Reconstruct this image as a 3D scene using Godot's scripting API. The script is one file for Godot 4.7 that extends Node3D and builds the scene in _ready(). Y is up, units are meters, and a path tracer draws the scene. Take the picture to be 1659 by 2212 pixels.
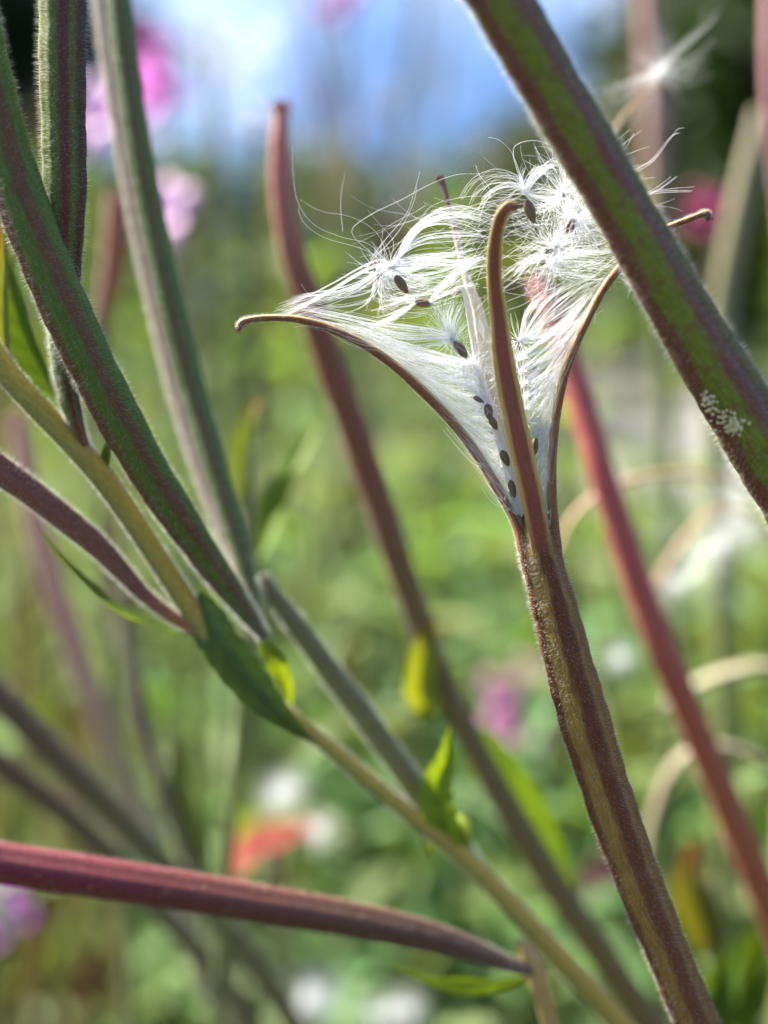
extends Node3D
# A ripe willowherb pod that has split open, among other pods and a blurred, back-lit meadow.
# Real scale: the pod is a few centimetres long and ten centimetres from the lens.

const EYE := Vector3(0, 0.75, 0)
const LENS := 29.0
const FPX := 1106.0 / (12.0 / 29.0)
var look := Basis.from_euler(Vector3(deg_to_rad(-8.0), 0, 0))
var rng := RandomNumberGenerator.new()
var nz := FastNoiseLite.new()
var used := {}
var M := {}

# ------------------------------------------------------------------ helpers
func P(u: float, v: float, d: float) -> Vector3:          # a point d millimetres in front of the lens
	return EYE + look * (Vector3((u - 829.5) / FPX, (1106.0 - v) / FPX, -1.0) * d * 0.001)

func r(a: float, b: float) -> float:
	return rng.randf_range(a, b)

func rv(s: float) -> Vector3:
	return Vector3(r(-s, s), r(-s, s), r(-s, s))

func numbered(called: String) -> String:
	var n: int = used.get(called, 0)
	used[called] = n + 1
	return called if n == 0 else "%s_%03d" % [called, n]

func tag(o: Node, label: String, category: String, group := "", kind := "") -> Node:
	if label: o.set_meta("label", label)
	if category: o.set_meta("category", category)
	if group: o.set_meta("group", group)
	if kind: o.set_meta("kind", kind)
	return o

func thing(called: String, label: String, category: String, at: Vector3, group := "") -> Node3D:
	var o := Node3D.new()
	o.name = numbered(called)
	o.position = at
	tag(o, label, category, group)
	add_child(o, true)
	return o

func mesh_of(v: PackedVector3Array, n: PackedVector3Array, idx: PackedInt32Array, c := PackedColorArray(), uv := PackedVector2Array()) -> ArrayMesh:
	var step: int = 1 if idx.size() < 60000 else maxi(1, idx.size() / 3 / 80)
	var bad := 0
	var all := 0
	for k in range(0, idx.size() / 3, step):                   # front faces run clockwise
		var i0 := idx[k * 3]
		var i1 := idx[k * 3 + 1]
		var i2 := idx[k * 3 + 2]
		all += 1
		if (v[i1] - v[i0]).cross(v[i2] - v[i0]).dot(n[i0] + n[i1] + n[i2]) > 0.0:
			bad += 1
			if step == 1:
				idx[k * 3 + 1] = i2
				idx[k * 3 + 2] = i1
	if step > 1 and bad * 2 > all:
		for k in idx.size() / 3:
			var q := idx[k * 3 + 1]
			idx[k * 3 + 1] = idx[k * 3 + 2]
			idx[k * 3 + 2] = q
	var a := []
	a.resize(Mesh.ARRAY_MAX)
	a[Mesh.ARRAY_VERTEX] = v
	a[Mesh.ARRAY_NORMAL] = n
	a[Mesh.ARRAY_INDEX] = idx
	if c.size(): a[Mesh.ARRAY_COLOR] = c
	if uv.size(): a[Mesh.ARRAY_TEX_UV] = uv
	var m := ArrayMesh.new()
	m.add_surface_from_arrays(Mesh.PRIMITIVE_TRIANGLES, a)
	return m

func part(root: Node3D, called: String, m: Mesh, mat: Material, label := "", kind := "") -> MeshInstance3D:
	var o := MeshInstance3D.new()
	o.name = called
	o.mesh = m
	o.material_override = mat
	if label: o.set_meta("label", label)
	if kind: o.set_meta("kind", kind)
	root.add_child(o, true)
	return o

func cr(p0, p1, p2, p3, t: float):                          # Catmull-Rom
	return 0.5 * ((2.0 * p1) + (p2 - p0) * t + (2.0 * p0 - 5.0 * p1 + 4.0 * p2 - p3) * t * t + (3.0 * p1 - p0 - 3.0 * p2 + p3) * t * t * t)

func smooth(pts: Array, sub: int) -> Array:
	var out := []
	if pts[0] is Vector3:
		var tg := []
		for i in pts.size():
			var a: Vector3 = pts[max(i - 1, 0)]
			var b: Vector3 = pts[min(i + 1, pts.size() - 1)]
			tg.append((b - a) / maxf(a.distance_to(pts[i]) + b.distance_to(pts[i]), 1e-9))
		for i in pts.size() - 1:
			var l: float = pts[i].distance_to(pts[i + 1])
			for k in sub:
				var t := float(k) / sub
				var t2 := t * t
				var t3 := t2 * t
				out.append(pts[i] * (2.0 * t3 - 3.0 * t2 + 1.0) + tg[i] * l * (t3 - 2.0 * t2 + t) + pts[i + 1] * (3.0 * t2 - 2.0 * t3) + tg[i + 1] * l * (t3 - t2))
		out.append(pts[-1])
		return out
	for i in pts.size() - 1:
		var a = pts[max(i - 1, 0)]
		var d = pts[min(i + 2, pts.size() - 1)]
		for k in sub:
			out.append(cr(a, pts[i], pts[i + 1], d, float(k) / sub))
	out.append(pts[-1])
	return out

# ctrl: [u, v, depth mm, width px] or [Vector3, width mm]
func sweep(ctrl: Array, o := {}) -> Dictionary:
	var sub: int = o.get("sub", 8)
	var sides: int = o.get("sides", 20)
	var org: Vector3 = o.get("org", Vector3.ZERO)
	var cp := []
	var cw := []
	for c in ctrl:
		if c[0] is Vector3:
			cp.append(c[0])
			cw.append(c[1] * 0.0005)
		else:
			cp.append(P(c[0], c[1], c[2]))
			cw.append(c[3] * 0.5 * c[2] * 0.001 / FPX)
	var pts := smooth(cp, sub)
	var ws := smooth(cw, sub)
	var flat: float = o.get("flat", 1.0)
	var nref: Vector3 = o.get("nref", look.z)
	var use_s: bool = o.has("sref")
	var sref: Vector3 = o.get("sref", Vector3.RIGHT)
	var flip: float = o.get("flip", 1.0)
	var prof = o.get("prof")
	var col = o.get("col")
	var one: Color = o.get("color", Color(0.1, 0.1, 0.1))
	var wob: float = o.get("wob", 0.0)
	var twist: float = o.get("twist", 0.0)
	var rows: int = pts.size()
	var v := PackedVector3Array()
	var n := PackedVector3Array()
	var c := PackedColorArray()
	var uv := PackedVector2Array()
	var tng := PackedVector3Array()
	var run := 0.0
	for i in rows:
		var t: Vector3 = (pts[min(i + 1, rows - 1)] - pts[max(i - 1, 0)]).normalized()
		var nn: Vector3
		var ss: Vector3
		if use_s:
			ss = (sref - t * sref.dot(t)).normalized()
			nn = ss.cross(t).normalized() * flip
		else:
			nn = (nref - t * nref.dot(t)).normalized()
			ss = t.cross(nn).normalized()
		if i > 0: run += pts[i].distance_to(pts[i - 1])
		var s := float(i) / (rows - 1)
		var wob_k := 1.0 + wob * sin(run * 700.0 + 1.3) * 0.5 + wob * sin(run * 1730.0) * 0.5 + wob * 0.35 * sin(run * 4300.0 + 2.0 * sin(run * 900.0))
		for j in sides + 1:
			var th := TAU * j / sides
			var rr: float = ws[i] * wob_k
			if prof != null: rr *= prof.call(th, s)
			var thp := th + twist * s
			v.append(pts[i] - org + nn * (cos(thp) * rr * flat) + ss * (sin(thp) * rr))
			c.append(col.call(th, s) if col != null else one)
			uv.append(Vector2(6.0 * j / sides, run * 70.0))
			tng.append(t)
	var row := sides + 1
	n.resize(v.size())
	for i in rows:
		for j in row:
			var jm := (sides - 1) if j == 0 else j - 1
			var jp := 1 if j == sides else j + 1
			var du := v[i * row + jp] - v[i * row + jm]
			var dl := v[min(i + 1, rows - 1) * row + j] - v[max(i - 1, 0) * row + j]
			var nv := du.cross(dl)
			var mid: Vector3 = pts[i] - org
			if nv.dot(v[i * row + j] - mid) < 0.0: nv = -nv
			n[i * row + j] = nv.normalized() if nv.length_squared() > 0.0 else (v[i * row + j] - mid).normalized()
	var idx := PackedInt32Array()
	for i in rows - 1:
		for j in sides:
			var a := i * row + j
			idx.append_array([a, a + row, a + 1, a + 1, a + row, a + row + 1])
	for e in [0, rows - 1]:                                   # rounded-off ends
		var k := v.size()
		var tt: Vector3 = tng[e * row] * (-1.0 if e == 0 else 1.0)
		v.append(pts[e] - org + tt * ws[e] * 0.4)
		n.append(tt)
		c.append(c[e * row])
		uv.append(uv[e * row])
		for j in sides:
			if e == 0: idx.append_array([k, e * row + j, e * row + j + 1])
			else: idx.append_array([k, e * row + j + 1, e * row + j])
	return {"mesh": mesh_of(v, n, idx, c, uv), "v": v, "n": n, "tan": tng, "rows": rows, "row": row, "org": org}

# fine hairs standing on a swept surface, one joined mesh
func fuzz(g: Dictionary, count: int, length: float, rad: float, lean := 0.5, from_s := 0.0, to_s := 1.0) -> ArrayMesh:
	var V := PackedVector3Array()
	var N := PackedVector3Array()
	var I := PackedInt32Array()
	var rows: int = g.rows
	var row: int = g.row
	var gv: PackedVector3Array = g.v
	var gn: PackedVector3Array = g.n
	var gt: PackedVector3Array = g.tan
	var org: Vector3 = g.org
	for k in count:
		var i := int(r(from_s, to_s) * (rows - 1.001))
		var j := rng.randi_range(0, row - 2)
		var a := rng.randf()
		var b := rng.randf()
		var q := i * row + j
		var p := gv[q].lerp(gv[q + 1], a).lerp(gv[q + row].lerp(gv[q + row + 1], a), b)
		var w := look.inverse() * (p + org - EYE)
		if w.z > -0.02 or absf(w.x / w.z) > 0.36 or absf(w.y / w.z) > 0.47: continue
		var nn := gn[q].lerp(gn[q + 1], a).normalized()
		var t := gt[q]
		var L := length * r(0.55, 1.15)
		var d0 := (nn + rv(0.35)).normalized()
		var d1 := (nn * (1.0 - lean) + t * lean * r(0.4, 1.4) + rv(0.32)).normalized()
		var m := p + d0 * L * 0.5
		var e := m + d1 * L * 0.55
		var x := d0.cross(t).normalized()
		var y := d0.cross(x)
		var s := V.size()
		for lv in 2:
			var cc := p if lv == 0 else m
			var rr := rad if lv == 0 else rad * 0.75
			for h in 3:
				var o := x * cos(TAU * h / 3.0) + y * sin(TAU * h / 3.0)
				V.append(cc + o * rr)
				N.append(o)
		V.append(e)
		N.append(d1)
		for h in 3:
			var h2 := (h + 1) % 3
			I.append_array([s + h, s + h + 3, s + h2, s + h2, s + h + 3, s + h2 + 3, s + h + 3, s + 6, s + h2 + 3])
	return mesh_of(V, N, I)

class Strands:
	var v := PackedVector3Array()
	var n := PackedVector3Array()
	var idx := PackedInt32Array()
	func add(pts: Array, r0: float, r1: float) -> void:
		var s := v.size()
		var k := pts.size()
		for i in k:
			var t: Vector3 = (pts[min(i + 1, k - 1)] - pts[max(i - 1, 0)]).normalized()
			var x := t.cross(Vector3(0.31, 0.77, 0.55)).normalized()
			var y := t.cross(x)
			var rr := lerpf(r0, r1, float(i) / (k - 1))
			for h in 3:
				var o := x * cos(TAU * h / 3.0) + y * sin(TAU * h / 3.0)
				v.append(pts[i] + o * rr)
				n.append(o)
		for i in k - 1:
			for h in 3:
				var a := s + i * 3 + h
				var b := s + i * 3 + (h + 1) % 3
				idx.append_array([a, a + 3, b, b, a + 3, b + 3])

# a sheaf of silky hairs along control points [u, v, d]; the spread (px, mm in depth) grows from s0 to s1
func sheaf(S: Strands, org: Vector3, ctrl: Array, count: int, s0: float, s1: float, dz := 0.6, rad := 0.013, short := 0.65, wave := 0.12, sub := 4) -> void:
	var clumps := []
	for k in 5: clumps.append(Vector2(rng.randfn() * 0.6, rng.randfn() * 0.6))
	for k in count:
		var off: Vector2 = Vector2(rng.randfn() * 0.5, rng.randfn() * 0.5) if count < 10 else clumps[rng.randi_range(0, 4)] + Vector2(rng.randfn() * 0.14, rng.randfn() * 0.14)
		var dzo := rng.randfn() * 0.5 * dz
		var pts := []
		var n := ctrl.size()
		var bow := rng.randfn() * 0.5
		for i in n:
			var t := float(i) / (n - 1)
			var sp := lerpf(s0, s1, pow(t, 0.8))
			var c = ctrl[i]
			var bw := sin(t * PI) * bow * s1 * 0.35
			pts.append(P(c[0] + off.x * sp + rng.randfn() * sp * wave + bw, c[1] + off.y * sp + rng.randfn() * sp * wave - bw, c[2] + dzo * lerpf(0.15, 1.0, t)) - org)
		var sm := smooth(pts, sub)
		var keep: int = max(3, int(sm.size() * r(short, 1.0)))
		S.add(sm.slice(0, keep), rad * 0.00085, rad * 0.00045)

# hairs bursting from a point: directions fan around an axis
func burst(S: Strands, at: Vector3, axis: Vector3, count: int, length: float, open: float, curl: float, rad := 0.012, seg := 8) -> void:
	for k in count:
		var d := (axis.normalized() * (1.0 - open) + Vector3(rng.randfn(), rng.randfn(), rng.randfn()) * open * 0.75).normalized()
		var bend := rv(1.0).normalized() * curl
		var p := at
		var pts := [p]
		var L := length * r(0.5, 1.1) / seg
		for i in seg:
			d = (d + bend * (1.0 / seg) + rv(0.06)).normalized()
			p += d * L
			pts.append(p)
		S.add(pts, rad * 0.001, rad * 0.0005)

func seed_mesh(length: float, width: float) -> ArrayMesh:     # an oblong grain, blunt above, drawn out below, finely ribbed
	var v := PackedVector3Array()
	var n := PackedVector3Array()
	var c := PackedColorArray()
	var idx := PackedInt32Array()
	var R := 12
	var K := 14
	for i in R + 1:
		var t := float(i) / R
		var y := (0.5 - t) * length
		var w := width * 0.5 * pow(sin(PI * clampf(pow(t, 0.8) * 0.96 + 0.02, 0, 1)), 0.62)
		for j in K:
			var th := TAU * j / K
			var rib := 1.0 + 0.05 * cos(th * 7.0)
			v.append(Vector3(cos(th) * w * rib, y, sin(th) * w * 0.72 * rib))
			n.append(Vector3(cos(th), (t - 0.5) * -0.8, sin(th) / 0.72).normalized())
			var k := 0.75 + 0.35 * (0.5 + 0.5 * cos(th * 7.0)) * r(0.7, 1.2)
			c.append(Color(0.13 * k, 0.08 * k, 0.04 * k))
	for i in R:
		for j in K:
			var a := i * K + j
			var b := i * K + (j + 1) % K
			idx.append_array([a, b, a + K, b, b + K, a + K])
	return mesh_of(v, n, idx, c)

# a leaf along 3-D points; half width in metres; side = direction across the blade
func leaf_mesh(pts_in: Array, hw: float, side: Vector3, edge: Color, mid: Color, tip := Color(0, 0, 0, 0), fold := 0.35, org := Vector3.ZERO, across := 6, sub := 5) -> ArrayMesh:
	var pts := smooth(pts_in, sub)
	var rows: int = pts.size()
	var v := PackedVector3Array()
	var c := PackedColorArray()
	var uv := PackedVector2Array()
	var row := across + 1
	var ph := r(0, 6.0)
	for i in rows:
		var s := float(i) / (rows - 1)
		var t: Vector3 = (pts[min(i + 1, rows - 1)] - pts[max(i - 1, 0)]).normalized()
		var sd := (side - t * side.dot(t)).normalized()
		var up := sd.cross(t).normalized()
		var w := hw * pow(maxf(sin(PI * clampf(pow(s, 0.72), 0.03, 0.985)), 0.0), 0.85)
		w *= 1.0 + 0.05 * sin(s * 60.0 + ph)
		for j in row:
			var a := float(j) / across * 2.0 - 1.0
			var wav := 0.10 * sin(s * 14.0 + ph + a * 2.0) * absf(a)
			v.append(pts[i] - org + sd * w * a * (1.0 - 0.2 * fold) + up * w * (absf(a) * fold + wav - (0.10 if j == across / 2 else 0.0)))
			var cc := mid.lerp(edge, smoothstep(0.0, 0.35, absf(a)))
			if tip.a > 0.0: cc = cc.lerp(tip, smoothstep(0.6, 1.0, s) * tip.a)
			var k := r(0.85, 1.12)
			if across >= 10: k = r(0.95, 1.05) * (1.0 - 0.22 * pow(absf(cos((s * 8.0 - absf(a) * 0.9) * PI)), 6.0)) + 0.25 * nz.get_noise_2d(s * 5.0 + ph, a * 2.0)
			c.append(Color(cc.r * k, cc.g * k, cc.b * k))
			uv.append(Vector2(a * 2.0, s * 6.0))
	var n := PackedVector3Array()
	n.resize(v.size())
	for i in rows:
		for j in row:
			var du := v[i * row + min(j + 1, across)] - v[i * row + max(j - 1, 0)]
			var dl := v[min(i + 1, rows - 1) * row + j] - v[max(i - 1, 0) * row + j]
			n[i * row + j] = du.cross(dl).normalized()
	var idx := PackedInt32Array()
	for i in rows - 1:
		for j in across:
			var a := i * row + j
			idx.append_array([a, a + row, a + 1, a + 1, a + row, a + row + 1])
	return mesh_of(v, n, idx, c, uv)

func leaf_px(root: Node3D, called: String, ctrl: Array, hw_px: float, edge: Color, mid: Color, tip := Color(0, 0, 0, 0), side := Vector3.ZERO, label := "", fold := 0.4) -> MeshInstance3D:
	var pts := []
	for c in ctrl: pts.append(P(c[0], c[1], c[2]))
	var sd := side
	if sd == Vector3.ZERO: sd = (pts[-1] - pts[0]).cross(look.z)
	var hw: float = hw_px * ctrl[0][2] * 0.001 / FPX
	return part(root, called, leaf_mesh(pts, hw, sd, edge, mid, tip, fold, root.position, 10, 8), M.leaf, label)

func L(a: float, b: float, c: float) -> Color:
	return Color(a, b, c)

func noise_tex(seed_: int, freq: float, lo: float, hi: float, size := 256, octaves := 4) -> NoiseTexture2D:
	var f := FastNoiseLite.new()
	f.seed = seed_
	f.frequency = freq
	f.fractal_octaves = octaves
	var g := Gradient.new()
	g.offsets = PackedFloat32Array([0.15, 0.85])
	g.colors = PackedColorArray([Color(lo, lo, lo), Color(hi, hi, hi)])
	var t := NoiseTexture2D.new()
	t.width = size
	t.height = size
	t.seamless = true
	t.noise = f
	t.color_ramp = g
	return t

func mat(rough: float, tex: Texture2D = null, back := Color(0, 0, 0), spec := 0.5) -> StandardMaterial3D:
	var m := StandardMaterial3D.new()
	m.vertex_color_use_as_albedo = true
	m.roughness = rough
	m.metallic_specular = spec
	m.cull_mode = BaseMaterial3D.CULL_DISABLED
	if tex: m.albedo_texture = tex
	if back.r + back.g + back.b > 0.0:
		m.backlight_enabled = true
		m.backlight = back
	return m

# ------------------------------------------------------------------ the scene
func _ready() -> void:
	rng.seed = 4711
	nz.seed = 77
	nz.frequency = 1.0
	nz.fractal_octaves = 3
	# camera
	var cam := Camera3D.new()
	cam.name = "camera"
	var at := CameraAttributesPhysical.new()
	at.frustum_focal_length = LENS
	at.frustum_focus_distance = 0.100
	at.frustum_near = 0.01
	at.frustum_far = 900.0
	at.exposure_aperture = 6.3
	cam.attributes = at
	cam.fov = rad_to_deg(2.0 * atan(12.0 / LENS))
	cam.near = 0.01
	cam.far = 900.0
	cam.transform = Transform3D(look, EYE)
	add_child(cam)
	cam.current = true
	# sky
	var cover := Image.create(512, 256, false, Image.FORMAT_RGBAF)
	var cf := FastNoiseLite.new()
	cf.seed = 8
	cf.frequency = 1.6
	cf.fractal_octaves = 5
	for y in 256:
		var el := (0.5 - (y + 0.5) / 256.0) * PI
		for x in 512:
			var az := (x + 0.5) / 512.0 * TAU
			var q := Vector3(cos(el) * cos(az), sin(el) * 2.2, cos(el) * sin(az))
			var k := smoothstep(0.0, 0.42, cf.get_noise_3dv(q) + 0.10)
			cover.set_pixel(x, y, Color(0.95, 0.96, 1.0, k * 0.08))
	var sm := ProceduralSkyMaterial.new()
	sm.sky_top_color = Color(0.25, 0.33, 0.45)
	sm.sky_horizon_color = Color(0.195, 0.295, 0.435)
	sm.sky_curve = 0.12
	sm.ground_bottom_color = Color(0.16, 0.17, 0.12)
	sm.ground_horizon_color = Color(0.40, 0.42, 0.38)
	sm.sky_cover = ImageTexture.create_from_image(cover)
	sm.sun_angle_max = 20.0
	var env := Environment.new()
	env.background_mode = Environment.BG_SKY
	env.sky = Sky.new()
	env.sky.sky_material = sm
	env.background_energy_multiplier = 1.0
	env.tonemap_mode = Environment.TONE_MAPPER_LINEAR
	env.tonemap_exposure = 6.6
	env.sdfgi_enabled = true
	env.ssao_enabled = true
	env.ssil_enabled = true
	var we := WorldEnvironment.new()
	we.name = "environment"
	we.environment = env
	add_child(we)
	# sun: high, behind the plants, a little to the left
	var sun := DirectionalLight3D.new()
	sun.name = "sun"
	sun.light_energy = 1.38
	sun.light_color = Color(1.0, 0.965, 0.91)
	sun.light_angular_distance = 0.5
	sun.shadow_enabled = true
	sun.look_at_from_position(Vector3.ZERO, -Vector3(-0.60, 0.70, -0.40))
	add_child(sun)

	# materials
	var streak := noise_tex(3, 0.03, 0.80, 1.0)
	M.pod = mat(0.55, streak, Color(0, 0, 0), 0.35)
	M.dry = mat(0.6, streak, Color(0.25, 0.2, 0.12))
	M.leaf = mat(0.6, noise_tex(9, 0.05, 0.75, 1.0), Color(1.0, 0.95, 0.42), 0.35)
	M.thick_leaf = mat(0.55, noise_tex(19, 0.04, 0.8, 1.0), Color(0.4, 0.4, 0.14), 0.35)
	M.petal = mat(0.6, null, Color(1.0, 0.8, 1.0))
	M.seed = mat(0.55)
	M.hair = mat(0.35, null, Color(1, 1, 1))
	M.hair.vertex_color_use_as_albedo = false
	M.hair.albedo_color = L(0.40, 0.40, 0.37).linear_to_srgb()
	M.silk = M.hair.duplicate()
	M.silk.albedo_color = Color(0.96, 0.975, 0.99)
	M.silk.roughness = 0.3
	M.cream = mat(0.6, null, Color(0.5, 0.5, 0.42))
	M.bark = mat(0.9)
	setting()
	main_pod()
	leaning_pod()
	left_plant()
	middle_stems()
	backdrop()

# ------------------------------------------------------------------ ground, path, far trees
func setting() -> void:
	var g := MeshInstance3D.new()
	g.name = "ground"
	var pm := PlaneMesh.new()
	pm.size = Vector2(900, 900)
	g.mesh = pm
	var gm := StandardMaterial3D.new()
	gm.albedo_texture = noise_tex(21, 0.02, 0.35, 1.0, 512, 5)
	gm.albedo_color = L(0.10, 0.105, 0.045).linear_to_srgb()
	gm.uv1_triplanar = true
	gm.uv1_world_triplanar = true
	gm.uv1_scale = Vector3(0.4, 0.4, 0.4)
	gm.roughness = 0.95
	g.material_override = gm
	g.set_meta("kind", "structure")
	add_child(g)
	var p := MeshInstance3D.new()
	p.name = "gravel_path"
	var st := SurfaceTool.new()
	st.begin(Mesh.PRIMITIVE_TRIANGLES)
	var near := [Vector3(-1.5, 0.004, -9.5), Vector3(0.9, 0.004, -5.8), Vector3(3.0, 0.004, -4.6), Vector3(7.0, 0.004, -3.2), Vector3(14, 0.004, -2)]
	var far := [Vector3(-3.0, 0.004, -20.0), Vector3(1.5, 0.004, -21.0), Vector3(5.0, 0.004, -13.6), Vector3(11.0, 0.004, -12.0), Vector3(20, 0.004, -9)]
	for i in 4:
		for q in [near[i], far[i], near[i + 1], near[i + 1], far[i], far[i + 1]]:
			st.set_normal(Vector3.UP)
			st.add_vertex(q)
	p.mesh = st.commit()
	var gp := StandardMaterial3D.new()
	gp.albedo_texture = noise_tex(33, 0.15, 0.6, 1.0, 512, 4)
	gp.albedo_color = L(0.19, 0.185, 0.17).linear_to_srgb()
	gp.uv1_triplanar = true
	gp.uv1_world_triplanar = true
	gp.uv1_scale = Vector3(1.5, 1.5, 1.5)
	gp.roughness = 0.95
	p.material_override = gp
	p.set_meta("kind", "structure")
	add_child(p)

func tree(called: String, label: String, x: float, z: float, h: float, wide: float, col: Color, n: int, leafsize: float, low := 0.15) -> void:
	var t := thing(called, label, "tree" if called.contains("tree") else "shrub", Vector3(x, 0, z))
	var tr := sweep([[Vector3(0, -0.05, 0), h * 55.0], [Vector3(0.05, h * 0.25, 0), h * 42.0], [Vector3(-0.05, h * 0.55, 0.1), h * 26.0], [Vector3(0.05, h * 0.85, 0), h * 8.0]], {"sides": 10, "nref": Vector3.BACK, "color": L(0.09, 0.07, 0.05)})
	part(t, "trunk", tr.mesh, M.bark)
	var lm := leaf_mesh([Vector3.ZERO, Vector3(0, 0.1, 0.5), Vector3(0, -0.1, 1.0)], 0.32, Vector3.RIGHT, col, col, Color(0, 0, 0, 0), 0.2, Vector3.ZERO, 2, 2)
	var mm := MultiMesh.new()
	mm.transform_format = MultiMesh.TRANSFORM_3D
	mm.mesh = lm
	mm.instance_count = n
	var clumps := []
	for k in 110:
		var y := r(low, 1.0)
		var rad := wide * sqrt(maxf(0.02, 1.0 - pow((y - 0.45) / 0.56, 2.0))) * pow(rng.randf(), 0.4)
		var a := r(0, TAU)
		clumps.append(Vector3(cos(a) * rad, y * h, sin(a) * rad))
	for k in n:
		var cpos: Vector3 = clumps[k % clumps.size()]
		var q := cpos + Vector3(rng.randfn(), rng.randfn() * 0.7, rng.randfn()) * wide * 0.16
		q.y = maxf(q.y, 0.05)
		var b := Basis.from_euler(Vector3(r(-1.2, 1.2), r(0, TAU), r(-1.2, 1.2))) * (leafsize * r(0.7, 1.3))
		mm.set_instance_transform(k, Transform3D(b, q))
	var mi := MultiMeshInstance3D.new()
	mi.name = "crown"
	mi.multimesh = mm
	mi.material_override = M.leaf
	mi.set_meta("kind", "stuff")
	t.add_child(mi)

# ------------------------------------------------------------------ the open pod in focus
func valve_col(th: float, s: float, dark: Color, rim: Color, inner: Color, from := 0.75) -> Color:
	var a := absf(wrapf(th, -PI, PI))
	var c := dark.lerp(rim, smoothstep(from, from + 0.4, a))
	c = c.lerp(inner, smoothstep(from + 0.75, from + 1.0, a))
	return c

func pod_lobes(th: float, _s: float) -> float:
	return 1.0 + 0.07 * cos(4.0 * th) - 0.02 * cos(8.0 * th)

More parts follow.
